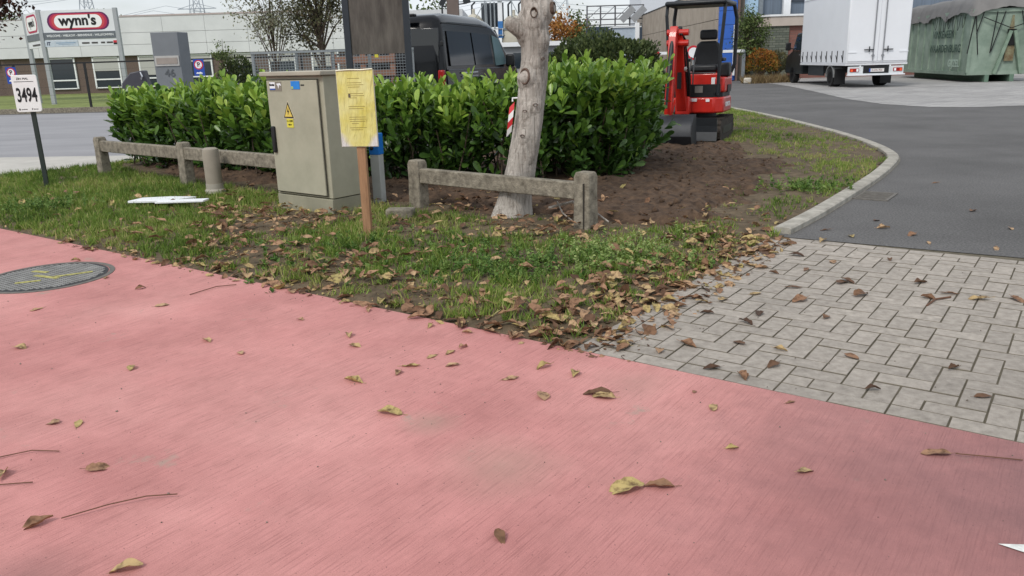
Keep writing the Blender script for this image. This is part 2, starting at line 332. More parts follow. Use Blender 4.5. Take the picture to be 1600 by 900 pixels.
# kerb along the curve of the driveway
def spline(P, step):
    P = [Vector((*p, 0)) for p in P]; out = []
    for i in range(len(P)-1):
        p0 = P[max(i-1, 0)]; p1 = P[i]; p2 = P[i+1]; p3 = P[min(i+2, len(P)-1)]; n = max(2, int((p2-p1).length/step))
        for k in range(n):
            t = k/n; out.append(.5*((2*p1)+(p2-p0)*t+(2*p0-5*p1+4*p2-p3)*t*t+(3*p1-p0-3*p2+p3)*t**3))
    return out+[P[-1]]
KP = [(2.20, 6.34), (2.71, 7.0), (3.41, 7.98), (4.05, 8.9), (4.58, 9.72), (5.06, 10.55), (5.31, 11.2), (5.54, 12.2), (5.73, 13.5), (5.86, 15), (6.0, 18), (5.98, 21.8), (5.8, 27)]
kp = spline(KP, .06)
kerb_m = mat('concrete kerb', (150, 145, 134), .9, .25, 7, bump=.6, bsc=90, c2=(182, 177, 166), objrand=.06)
kerb = MB().sheet([(p.x+.02, p.y) for p in kp]+[(p.x+.1, p.y) for p in reversed(kp)], .003).build('kerb', mat('kerb bedding', (120, 116, 108), .95, .2, 9)); struct(kerb)
seg = []; acc = 0
def kerb_stone(seg):
    mb = MB(); prof = [(-.07, -.05), (-.07, .045), (-.06, .052), (.055, .052), (.07, .040), (.07, -.05)]; vs = []; n = len(prof)
    for i, p in enumerate(seg):
        t = (seg[min(i+1, len(seg)-1)]-seg[max(i-1, 0)]).normalized(); nx = Vector((t.y, -t.x, 0))
        for a, z in prof: q = p+nx*a; vs.append((q.x, q.y, z))
    k = len(seg); fs = [(i*n+j, i*n+(j+1) % n, (i+1)*n+(j+1) % n, (i+1)*n+j) for i in range(k-1) for j in range(n)]
    fs += [tuple(range(n)), tuple((k-1)*n+j for j in range(n-1, -1, -1))]
    mb.add(vs, fs).build('kerb_stone', kerb_m, kerb)
for i, p in enumerate(kp):
    if seg: acc += (p-seg[-1]).length
    seg.append(p)
    if acc > (.98 if p.y < 9.5 or p.y > 13 else .5) or i == len(kp)-1:
        if len(seg) > 1:
            s2 = list(seg); d = (s2[-1]-s2[-2]).normalized(); s2[-1] = s2[-1]-d*.008; kerb_stone(s2)
        seg = [p]; acc = 0
# road gully beside the kerb
gl = thing('road_gully', 'rusty iron gully grating set in asphalt beside the curved kerb', 'drain', (3.66, 7.92, 0), R_(54))
iron = mat('rusty cast iron', (104, 100, 94), .8, .3, 20, bump=.4, bsc=80)
MB().box(0, .15, .004, .5, .03, .012).box(0, -.15, .004, .5, .03, .012).box(.235, 0, .004, .03, .27, .012).box(-.235, 0, .004, .03, .27, .012).build('frame', iron, gl)
BX('sump', mat('gully dark', (20, 19, 18), .9), gl, 0, 0, .002, .44, .27, .002)
for i in range(9): BX('grate_bar', iron, gl, -.19+i*.0475, 0, .007, .02, .27, .01)

# ---- verge ground and dug soil
VERGE = [ab(-12.6, -.16), ab(-.84, -.16), ab(-.84, 2.93), (2.13, 6.40), (2.64, 7.06), (3.34, 8.04), (3.98, 8.96), (4.5, 9.77), (4.98, 10.58), (5.23, 11.22), (5.46, 12.2), (5.65, 13.5), (5.78, 15), (5.92, 18), (5.9, 21.8), (5.7, 26.5), (2.5, 26.5), (0.5, 13.2), (-5.0, 14.4), (-6.0, 13.3), (-7.4, 11.6)]
SOIL = [(-6.1, 12.6), (-5.3, 11.45), (-3.9, 10.2), (-2.5, 9.0), (-.95, 7.75), (.1, 7.0), (.8, 6.62), (1.5, 6.55), (2.05, 6.75), (2.35, 7.4), (2.9, 8.1), (3.3, 9.2), (3.95, 10.2), (3.7, 11.6), (3.9, 12.9), (3.0, 14.2), (1.5, 13.6), (.3, 12.9), (-5.0, 14.2)]
def terrain(name, poly, step, zf, mt):
    pa = [toab(*p) for p in poly]; a0 = min(p[0] for p in pa); a1 = max(p[0] for p in pa); b0 = min(p[1] for p in pa); b1 = max(p[1] for p in pa)
    na = int((a1-a0)/step)+1; nb = int((b1-b0)/step)+1; idx = {}; vs = []; fs = []
    A, B = np.meshgrid(a0+(np.arange(na)+.5)*step, b0+(np.arange(nb)+.5)*step, indexing='ij'); ok = inside(pa, A, B)
    def vid(i, j):
        if (i, j) not in idx:
            x, y = ab(a0+i*step, b0+j*step); idx[i, j] = len(vs); vs.append((x, y, zf(x, y)))
        return idx[i, j]
    for i, j in zip(*np.nonzero(ok)): fs.append((vid(i, j), vid(i+1, j), vid(i+1, j+1), vid(i, j+1)))
    me = bpy.data.meshes.new(name); me.from_pydata(vs, [], fs); me.shade_smooth(); me.materials.append(mt); o = bpy.data.objects.new(name, me); C.objects.link(o); return struct(o)
def zverge(x, y):
    a, b = toab(x, y); q = b-.03-.05*mnoise.noise(Vector((a*2.1, 1, 0)))-.035*mnoise.noise(Vector((a*8, 2, 0)))
    if b < 3.0: q = min(q, -a-1.0-.07*mnoise.noise(Vector((b*2.6, 5, 0)))-.035*mnoise.noise(Vector((b*9, 7, 0))))
    t = min(1, q/.28)
    return -.006+.026*t**.7+.014*t*fbm(x, y, 1.7, 3) if t > 0 else -.006+.05*max(t, -1)
def poly_dist(P_, x, y):
    d = 9
    for i in range(len(P_)):
        x1, y1 = P_[i]; x2, y2 = P_[(i+1) % len(P_)]; ux, uy = x2-x1, y2-y1; t = max(0, min(1, ((x-x1)*ux+(y-y1)*uy)/(ux*ux+uy*uy))); d = min(d, math.hypot(x-x1-t*ux, y-y1-t*uy))
    return d
def zsoil(x, y):
    t = (poly_dist(SOIL, x, y)-.16+.3*fbm(x, y, 1.9, 6)+.12*fbm(x, y, 7, 1))/.4; t = max(0, min(1, t)); e = t*t*(3-2*t)
    return zverge(x, y)-.035+e*(.075+.05*fbm(x, y, 1.6, 9)+.04*abs(fbm(x, y, 6, 2))+.025*fbm(x, y, 17, 5))
terrain('verge_ground', VERGE, .07, zverge, mat('trodden earth', (82, 70, 52), .95, .35, 9, bump=1, bsc=80, c2=(116, 100, 78)))
terrain('dug_soil', SOIL, .05, zsoil, mat('dark dug soil', (66, 50, 39), .95, .4, 12, bump=1, bsc=60, c2=(100, 79, 61)))
# clods of earth
nC = 2600; cx = nr.uniform(-5, 4.2, nC); cy = nr.uniform(6.6, 13.2, nC); k = inside(SOIL, cx, cy); cx, cy = cx[k], cy[k]
OCT = ([(1, 0, 0), (0, 1, 0), (-1, 0, 0), (0, -1, 0), (0, 0, .8), (0, 0, -.8)], [(0, 1, 4), (1, 2, 4), (2, 3, 4), (3, 0, 4), (1, 0, 5), (2, 1, 5), (3, 2, 5), (0, 3, 5)])
stuff(tag(inst('soil_clods', OCT, [(x, y, zsoil(x, y)) for x, y in zip(cx, cy)], frames(rdirs(len(cx)), rdirs(len(cx))), np.abs(nr.normal(.012, .012, len(cx)))[:, None]*nr.uniform(.6, 1.4, (len(cx), 3))+.004, nr.rand(len(cx)), MATS['dark dug soil']), 'crumbled clods of dark earth on the dug bed', 'soil'))

# ---- grass
grass_m = leaf_mat('grass blades', [(70, 92, 38), (104, 132, 54), (134, 156, 70), (176, 166, 112)], .55, .3, .3)
def bare(x, y):
    s = 0
    for bx, by, r in ((-2.2, 7.35, .8), (-2.0, 6.3, .6), (-1.2, 5.6, .35), (-2.7, 7.9, .35), (-.9, 6.9, .3), (.3, 6.7, .5)):
        s = max(s, 1-math.hypot(x-bx, y-by)/r)
    return s
SOILa = [toab(*p) for p in SOIL]
def grass(name, N, xr, yr, dens, hh, per, label):
    P = []; D = []; H = []; Rn = []
    X = nr.uniform(*xr, N); Y = nr.uniform(*yr, N); ok = inside(VERGE, X, Y)
    for x, y in zip(X[ok], Y[ok]):
        d = dens(x, y)
        if nr.rand() > d: continue
        n = nr.randint(per//2, per+per//2); h = hh*(0.55+.9*nr.rand())*(.6+.6*d); z = zverge(x, y)
        if z < 0: continue
        tone = .45+.5*fbm(x, y, 1.3, 7)
        for _ in range(n):
            P.append((x+nr.normal(0, .022), y+nr.normal(0, .022), z-.004)); q = nr.normal(0, .45, 2); D.append((q[0], q[1], 1)); H.append(h*nr.uniform(.5, 1.15)); Rn.append(min(1, max(0, tone+nr.normal(0, .16)+(.45 if nr.rand() < .14 else 0))))
    D = np.array(D); H = np.array(H); sc = np.stack([np.full(len(H), .075)*nr.uniform(.7, 1.3, len(H)), H, H], -1)
    return stuff(tag(inst(name, BLADE, P, frames(D, rdirs(len(D))), sc, Rn, grass_m), label, 'grass'))
def d_near(x, y):
    a, b = toab(x, y); s = bool(inside(SOIL, np.array(x), np.array(y)))
    d = .78+.75*fbm(x, y, 1.1, 1); d -= 1.1*max(0, bare(x, y))
    if a > -1.6: d -= (a+1.6)*.9
    if -6.5 < a < -1.5 and b < .4: d -= .15*(1-b/.4)
    if x < -2.6: d += .45
    if s: return .06 if y < 8 else .0
    if bare(x, y) < .2: d = max(d, .34)
    return max(0, min(1, d))
grass('verge_grass', 24000, (-9.2, 2.2), (3.8, 13.6), d_near, .064, 16, 'patchy green grass growing on the verge along the red path')
def d_far(x, y):
    s = bool(inside(SOIL, np.array(x), np.array(y))); d = .6+.9*fbm(x, y, .9, 4)
    return 0 if y < 6.7 else (max(0, d-.62) if s else max(.1, min(1, d)))
grass('kerbside_grass', 11000, (2.0, 6.0), (6.6, 26), d_far, .06, 10, 'thin grass between the dug soil and the curved kerb')
weed_m = leaf_mat('weed leaves', [(60, 88, 40), (92, 124, 56), (126, 150, 78), (160, 172, 110)], .6, .3, .3)
def weeds(name, x0, y0, r, nst, h, ls, label, seedy=0):
    P = []; D = []; N_ = []; S = []; Rn = []
    for _ in range(nst):
        x = x0+nr.normal(0, r); y = y0+nr.normal(0, r*.8); z = zverge(x, y); tp = nr.normal(0, .25, 2); hh = h*nr.uniform(.5, 1.1); tone = nr.rand()*.5
        for t in np.linspace(.15, 1, 12):
            P.append((x+tp[0]*hh*t, y+tp[1]*hh*t, z+hh*t)); q = rdirs(1, -.1)[0]; D.append(q); N_.append((nr.normal(0, .4), nr.normal(0, .4), 1)); S.append(ls*(1.2-.7*t)*nr.uniform(.6, 1.3)); Rn.append(min(1, tone+.3*nr.rand()+seedy*t))
    return stuff(tag(inst(name, SMALL, P, frames(D, N_), S, Rn, weed_m), label, 'weeds'))
weeds('weed_patch', .75, 5.55, .30, 190, .16, .035, 'pale seeding weeds on the verge beside the brick paving', .45)
weeds('weed_patch', -.02, 5.35, .24, 150, .10, .035, 'dark low clover clump in the verge grass before the tree')
weeds('weed_patch', -5.0, 8.55, .22, 130, .13, .04, 'dark nettle-like weeds at the left edge of the verge')
weeds('weed_patch', 3.15, 8.35, .22, 60, .10, .05, 'small green weeds beside the kerb at the edge of the dug soil')
weeds('weed_patch', -1.0, 5.9, .5, 130, .06, .045, 'flat dandelion-like weeds in the grass below the yellow notice')

# ================================================================ THINGS NEAR THE CAMERA
# ---- fallen leaves
dead_m = leaf_mat('dead leaf', [(80, 58, 44), (126, 94, 70), (164, 126, 98), (190, 158, 122), (186, 166, 110), (150, 142, 86)], .65, .15, .3, mottle=(86, 62, 44))
def dead_leaf(seed, nx=6, ny=9, w=.27, curl=.5):
    q = random.Random(seed); T = []; F = []
    c1 = q.uniform(-.1, .55)*curl; c2 = q.uniform(.1, .9)*curl; tw = q.uniform(-.5, .5); o = seed*3.7
    for j in range(ny+1):
        t = j/ny; ww = w*(math.sin(math.pi*min(1, t*.94+.05))**.75)*(1+.12*math.sin(9*t+o))
        for i in range(nx+1):
            s = i/nx*2-1; x = s*ww; z = c1*math.sin(math.pi*t)*.5+c2*s*s*ww*1.3+tw*s*ww*(t-.5)+.035*mnoise.noise(Vector((s*1.5+o, t*4, o)))+.02*math.sin(12*t+o)*abs(s)
            T.append((x+.03*mnoise.noise(Vector((o, t*6, s*2))), t-.5, z+.05*mnoise.noise(Vector((s*3.2+o, t*8, o+4)))))
    F += [(j*(nx+1)+i, j*(nx+1)+i+1, (j+1)*(nx+1)+i+1, (j+1)*(nx+1)+i) for j in range(ny) for i in range(nx)]
    k = len(T); mid = nx//2                                       # midrib and stalk
    for a, (yy, zz) in enumerate(((-.5, .0), (-.6, .01), (-.74, .03))): T += [(-.012, yy, T[mid][2]*(1-a/2)+zz*.5), (.012, yy, T[mid][2]*(1-a/2)+zz*.5), (0, yy, T[mid][2]*(1-a/2)+zz*.5+.018)]
    for a in (0, 1):
        b = k+3*a; F += [(b, b+1, b+4, b+3), (b+1, b+2, b+5, b+4), (b+2, b, b+3, b+5)]
    T = np.array(T); T[:, 2] -= T[:, 2].min(); return T, F
LT = [dead_leaf(s, w=(.27, .22, .30, .25, .2, .28, .24, .31)[s], curl=(.5, .9, .35, .7, 1.1, .3, .6, .8)[s]) for s in range(8)]
LM = {}
def leaf_mesh(v, tone):
    k = (v, round(tone*10))
    if k not in LM:
        me = bpy.data.meshes.new('fallen_leaf'); me.from_pydata([tuple(p) for p in LT[v][0]], [], LT[v][1]); me.shade_smooth()
        at = me.attributes.new('rnd', 'FLOAT', 'POINT'); at.data.foreach_set('value', np.full(len(LT[v][0]), k[1]/10, np.float32)); me.materials.append(dead_m); LM[k] = me
    return LM[k]
def fallen(x, y, z, s, rz, tone, v, label, group, tilt=.1):
    s *= .86
    o = bpy.data.objects.new('fallen_leaf', leaf_mesh(v, tone)); C.objects.link(o)
    o.location = (x, y, z); o.rotation_euler = (rng.gauss(0, tilt), rng.gauss(0, tilt), rz); o.scale = (s*rng.uniform(.8, 1.1), s, s*rng.uniform(.5, 1.1)); return tag(o, label, 'leaf', group)
PATHL = [(-2.97, 4.79), (-2.65, 4.07), (-2.51, 5.22), (-2.19, 4.8), (-1.66, 4.1), (-1.41, 3.89), (-1.89, 3.71), (-1.23, 4.42), (-1.95, 3.1), (-.5, 3.63), (-.55, 3.54), (-.89, 4.11), (-.83, 3.94), (-.86, 4.56), (-.41, 3.75), (-.32, 3.8), (-.3, 3.62), (-.26, 3.87), (-.02, 3.43), (.14, 3.56), (.12, 3.22), (.28, 3.46), (.82, 3.05), (.78, 3.22), (1.15, 3.08), (-1.89, 2.65), (.8, 2.69), (-.46, 4.23), (-.25, 4.1), (-3.4, 6.1), (-2.9, 5.55)]
ORD = ['first', 'second', 'third', 'fourth', 'fifth', 'sixth', 'seventh', 'eighth', 'ninth', 'tenth', 'eleventh', 'twelfth', 'thirteenth', 'fourteenth', 'fifteenth', 'sixteenth', 'seventeenth', 'eighteenth', 'nineteenth', 'twentieth']
ORD += ['twenty-'+o for o in ORD[:9]]+['thirtieth']+['thirty-'+o for o in ORD[:9]]
def by_place(L_): return sorted(L_, key=lambda p: p[0]/(p[1]+.4))
PATHL = by_place(PATHL)
for i, (x, y) in enumerate(PATHL):
    s = (.05 if (x, y) in ((-1.23, 4.42), (.78, 3.22), (1.15, 3.08), (.8, 2.69)) else .10)*rng.uniform(.75, 1.15)
    fallen(x, y, .002, s, rng.uniform(0, 6.3), rng.choice((.5, .6, .7, .8, .3)), rng.randrange(8), 'small dry curled leaf on the red path, %s of the small ones from the left' % ORD[i], 'leaves scattered on the red path')
SPEC = [(-.75, 3.46, .13, 1.0, .75, 1, 'olive green curled leaf on the red path below the yellow notice'),
        (-.53, 3.09, .13, 1.3, .8, 2, 'pale olive folded leaf alone in the middle of the red path'),
        (.37, 2.42, .15, -1.25, .8, 0, 'pale yellow leaf touching a brown one on the near red path'),
        (.48, 2.43, .12, 1.5, .3, 3, 'brown leaf with its tip against the pale yellow leaf on the near path'),
        (1.01, 2.51, .105, -1.0, .7, 4, 'olive arched leaf on the near right of the red path'),
        (1.51, 2.60, .12, 1.45, .4, 5, 'brown leaf with a long straight stalk at the right of the path'),
        (-.06, 2.16, .09, .3, .2, 6, 'wet dark brown leaf pressed flat at the bottom of the path'),
        (-1.55, 2.68, .10, -1.3, .4, 7, 'grey brown crumpled leaf on the near left of the path'),
        (-1.57, 2.31, .12, -1.0, .3, 1, 'brown leaf with a very long curved stalk at the lower left'),
        (-1.16, 2.05, .11, -1.3, .7, 2, 'tan leaf cut by the bottom edge of the picture'),
        (.36, 3.23, .15, 1.6, .1, 3, 'dark brown folded leaf cluster with a stalk near the paving'),
        (.38, 3.19, .12, 1.2, .7, 5, 'yellowish leaf under the dark brown folded leaf'),
        (-1.83, 3.08, .09, .3, .8, 4, 'yellow crumpled leaf at the left of the red path')]
for x, y, s, rz, tone, v, lb in SPEC: fallen(x, y, .002, s, rz, tone, v, lb, 'leaves scattered on the red path')
stalk_m = mat('dry stalk', (104, 74, 56), .8, .2, 30)
def twig(pts, r, label, mt=None): return tag(MB().tube(pts, r, 5).build('fallen_twig', mt or stalk_m), label, 'twig', 'loose stalks and twigs')
twig([(-1.50, 2.33, .01), (-1.38, 2.40, .014), (-1.27, 2.445, .016), (-1.17, 2.46, .012)], .0022, 'long curved leaf stalk joined to a brown leaf, lower left')
twig([(1.57, 2.58, .012), (1.67, 2.56, .008), (1.78, 2.53, .006)], .0022, 'thin straight stalk beside the brown leaf at the right')
twig([(-2.0, 2.78, .006), (-1.88, 2.83, .01), (-1.77, 2.82, .008)], .0022, 'thin dark stalk at the left edge above another stalk')
twig([(-1.95, 2.53, .006), (-1.85, 2.57, .008), (-1.74, 2.585, .006)], .0022, 'thin dark stalk at the left edge, lower of the two')
twig([(-2.1, 5.02, .006), (-1.98, 5.18, .012), (-1.86, 5.22, .01)], .003, 'short dark twig on the red path by the leaf litter')
twig([(2.35, 4.32, .006), (2.45, 4.42, .012), (2.56, 4.46, .01)], .006, 'small forked twig lying on the brick paving')
BRL = [(.97, 4.45), (1.1, 4.31), (1.38, 4.27), (1.72, 4.17), (1.26, 4.12), (1.14, 3.81), (2.08, 4.85), (2.13, 4.88), (1.98, 5.19), (1.74, 5.12), (2.05, 5.58), (2.4, 6.0), (2.63, 5.38), (2.55, 4.79), (2.6, 4.54), (2.43, 4.46), (2.7, 4.42), (2.9, 4.38), (2.0, 3.39), (1.54, 3.18), (1.61, 3.57), (.92, 3.48), (1.04, 3.36), (1.21, 3.49), (1.31, 3.69), (1.95, 3.07), (.88, 3.8), (1.25, 4.55), (1.69, 4.5), (2.08, 4.57), (2.23, 5.37), (1.48, 4.66), (1.75, 4.77), (1.7, 5.26), (1.03, 3.37), (.55, 3.78), (.5, 3.92), (.72, 3.72)]
for i, (x, y) in enumerate(by_place(BRL)): fallen(x, y, .006, .11*rng.uniform(.7, 1.25), rng.uniform(0, 6.3), rng.choice((.0, .1, .2, .3, .5, .7)), rng.randrange(8), 'dry fallen leaf on the grey herringbone paving, %s from the left' % ORD[i], 'leaves on the brick paving')
for i, (x, y) in enumerate(by_place([(3.06, 6.42), (3.15, 6.13), (4.63, 8.63), (4.0, 6.25), (2.58, 6.41), (2.68, 6.15), (3.14, 6.73), (3.14, 5.85), (2.81, 7.08), (4.13, 7.02), (3.5, 5.6)])):
    fallen(x, y, .003, .11*rng.uniform(.7, 1.2), rng.uniform(0, 6.3), rng.choice((.1, .3, .6, .8)), rng.randrange(8), 'dry fallen leaf on the grey asphalt, %s from the left' % ORD[i], 'leaves on the asphalt')
def litter_d(x, y):
    a, b = toab(x, y); d = .16+.3*fbm(x, y, 1.4, 8)
    if a > -2.0 and b < 2.95: d += 1.5*max(0, 1-abs(a+1.12)/.55)
    if -6.2 < a < -1.2 and b < .75: d += .42*(1-b/.75)
    if bare(x, y) > 0: d += .3
    if x < -3.6: d *= .3
    if y > 7.6 and x > 1: d *= .15
    return d
X = nr.uniform(-6.5, 2.4, 26000); Y = nr.uniform(3.8, 9.6, 26000); lit = []
EDGE = VERGE[:]; EDGE[1] = ab(-.70, -.05); EDGE[2] = ab(-.78, 2.85); EDGE[0] = ab(-12.6, -.09)
for x, y in zip(X, Y):
    if len(lit) > 2500: break
    if inside(EDGE, np.array(x), np.array(y)) and nr.rand() < litter_d(x, y)*.35: lit.append((x, y))
lit.sort(key=lambda p: math.hypot(*p))
for i, (x, y) in enumerate(lit[:190]):
    a, b = toab(x, y); z = max(zverge(x, y), -.004)+.01+rng.uniform(0, .05)*(a < -1.3 and b > .15)
    fallen(x, y, z, .105*rng.uniform(.7, 1.3), rng.uniform(0, 6.3), rng.choice((.1, .2, .3, .3, .4, .4, .5, .6, .7, .8)), rng.randrange(8), 'dry brown leaf in the litter along the verge edge', 'leaf litter on the verge', .3)
lr = lit[190:]
for v in range(4):
    q = lr[v::4]; n = len(q); tl = unit(np.stack([nr.normal(0, .35, n), nr.normal(0, .35, n), np.ones(n)], -1)); dd = rdirs(n); dd[:, 2] *= .2
    pz = [(x, y, max(zverge(x, y), -.004)+.008+nr.uniform(0, .06)*(toab(x, y)[0] < -1.3 and toab(x, y)[1] > .15)) for x, y in q]
    o = inst('leaf_litter', LT[v], pz, frames(dd, tl), nr.uniform(.05, .115, n)[:, None]*np.stack([nr.uniform(.8, 1.2, n), np.ones(n), nr.uniform(.35, 1.1, n)], -1), np.clip(nr.beta(1.7, 1.9, n), 0, 1), dead_m)
    stuff(tag(o, 'brown and yellow fallen leaves lying thickly over the grass verge', 'leaf litter', 'leaf litter on the verge'))

# crumbled leaf bits and grit along the verge and on the path
X = nr.uniform(-6, 2.4, 40000); Y = nr.uniform(3.6, 9.0, 40000); fb = []
for x, y in zip(X, Y):
    if len(fb) > 4200: break
    if inside(EDGE, np.array(x), np.array(y)) and nr.rand() < .1+litter_d(x, y)*.5: fb.append((x, y, max(zverge(x, y), 0)+.004))
n = len(fb); dd = rdirs(n); dd[:, 2] *= .3; stuff(tag(inst('leaf_crumbs', SMALL, fb, frames(dd, unit(np.stack([nr.normal(0, .5, n), nr.normal(0, .5, n), np.ones(n)], -1))), nr.uniform(.012, .05, n), nr.beta(1.3, 2, n), dead_m), 'crumbled bits of dead leaf strewn over the verge', 'leaf litter'))
gp = []
for i in range(420):
    a, b = nr.uniform(-6, 1.6), -abs(nr.normal(0, 1.4)); gp.append((*ab(a, b), .002))
for i in range(160): gp.append((*ab(nr.uniform(-1, 1.5), nr.uniform(0, 3)), .006))
for i in range(260): gp.append((nr.uniform(2.3, 7), nr.uniform(6, 14), .004))
gp = [p for p in gp if not (2 < p[0] < 7 and p[1] > 6 and inside(VERGE, np.array(p[0]), np.array(p[1])))]
n = len(gp); stuff(tag(inst('grit', OCT, gp, frames(rdirs(n), rdirs(n)), np.abs(nr.normal(.001, .0014, n))+.0008, nr.rand(n), mat('grit', (86, 76, 68), .9, .4, 90, c2=(150, 140, 128))), 'scattered grit and crumbs on the path and paving', 'grit'))

# ---- manhole cover
mh = thing('manhole_cover', 'round iron manhole cover with yellow paint strokes in the red path', 'manhole cover', (-3.36, 5.63, 0), TH)
MB().lathe([(.40, -.02), (.44, -.02), (.44, .004), (.405, .004), (.40, -.02)], 48).build('frame', iron, mh)
MB().lathe([(.0, -.02), (.398, -.02), (.398, .002), (0, .002)], 48).build('lid', mat('dark cast iron', (56, 56, 57), .7, .3, 14, metal=.2), mh)
st = MB()
for i in range(-13, 14):
    for j in range(-13, 14):
        if math.hypot(i, j) < 12.8: st.box(i*.029, j*.029, .004, .019, .019, .006)
stuff(st.build('stud_pattern', mat('worn cast iron', (150, 148, 144), .6, .3, 9, metal=.2), mh))
yel = mat('yellow marking paint', (160, 154, 96), .8, .4, 45, c2=(196, 188, 110))
pm = MB()
for x, y, l_, r in ((.12, .12, .26, 1.15), (.02, -.02, .24, .2), (-.18, .03, .14, .3), (.05, -.16, .16, 1.0)): pm.box(x, y, .0085, l_, .035, .003, rz=r)
pm.build('paint_stroke', yel, mh)

# ---- utility cabinet
cab = thing('utility_cabinet', 'grey-beige electrical street cabinet with warning triangle and stickers on its door', 'cabinet', (-2.05, 7.95, .0), R_(-38))
cabm = mat('grey beige cabinet paint', (163, 161, 141), .55, .08, 4, bump=.05, bsc=200, c2=(173, 170, 150)); Wc, Dc = .86, .42
BX('plinth', mat('grey beige plinth', (146, 143, 124), .7, .12, 6), cab, 0, Dc/2, .07, Wc-.01, Dc-.01, .19, bevel=.006)
BX('body', cabm, cab, 0, Dc/2+.008, .75, Wc, Dc-.016, 1.155, bevel=.006)
BX('lid', mat('cabinet lid', (166, 161, 146), .55, .08, 4), cab, 0, Dc/2, 1.352, Wc+.07, Dc+.08, .045, bevel=.01)
BX('gap', mat('cabinet shadow gap', (62, 60, 54), .8), cab, 0, Dc/2, 1.328, Wc-.02, Dc-.02, .006)
dr = BX('door', cabm, cab, -.012, -.004, .745, Wc-.10, .02, 1.09, bevel=.005)
sl = MB()
for x, z, sx, sz in ((-.012, 1.296, Wc-.085, .006), (-.012, .194, Wc-.085, .006), (-.398, .745, .006, 1.1), (.374, .745, .006, 1.1)): sl.box(x, .0, z, sx, .005, sz)
sl.build('door_gap_shade', MATS['cabinet shadow gap'], cab)  # dark strips round the door; shade of the gap put into their colour
hd = BX('handle', black_pl, dr, -.345, -.026, .72, .05, .03, .26, bevel=.01)
wt = MB().prism([(-.085, -.07), (.085, -.07), (0, .10)], -.017, -.0145, 'y').build('warning_triangle', mat('pale label edge', (214, 206, 176), .5), dr); wt.location = (-.085, 0, 1.0)
MB().prism([(-.077, -.065), (.077, -.065), (0, .089)], -.0185, -.0172, 'y').build('triangle_border', black_ink, wt)
MB().prism([(-.058, -.053), (.058, -.053), (0, .062)], -.020, -.0187, 'y').build('triangle_field', mat('warning yellow', (216, 190, 92), .5), wt)
MB().prism([(.006, .035), (-.016, -.008), (-.002, -.008), (-.008, -.04), (.016, .004), (.002, .004)], -.0215, -.0202, 'y').build('lightning_symbol', black_ink, wt)
yl = BX('voltage_label', mat('label yellow', (210, 200, 70), .5), dr, -.075, -.0165, .885, .10, .004, .085); text(yl, 'lettering', '3 x 230V', .026, (-.075, -.0195, .905), black_ink); text(yl, 'lettering', '400 V', .022, (-.075, -.0195, .87), black_ink)
pl = BX('number_plate', mat('grey sticker', (128, 122, 110), .6), dr, -.25, -.0155, 1.235, .19, .003, .09)
lb = BX('operator_label', white_pt, dr, -.295, -.0175, 1.245, .085, .003, .06); text(lb, 'lettering', 'fluvius', .03, (-.297, -.0205, 1.25), black_ink, bold=.001); BX('label_stripe', mat('blue label', (40, 84, 170), .5), dr, -.295, -.0175, 1.208, .085, .0036, .012)
MB().prism([(-.03, .02), (.03, .026), (.045, .0), (.012, .008), (.0, -.03), (-.01, .0)], -.0185, -.017, 'y').build('torn_sticker', white_pt, dr).location = (-.2, 0, 1.24)
bs = BX('blue_sticker', mat('blue sticker', (34, 128, 212), .4), dr, .06, -.0165, 1.245, .13, .004, .075); BX('sticker_mark', mat('sticker green', (170, 190, 110), .5), bs, .015, -.0195, 1.222, .028, .002, .022)
BX('vent_slot', black_ink, dr, .165, -.0155, 1.245, .05, .003, .012)
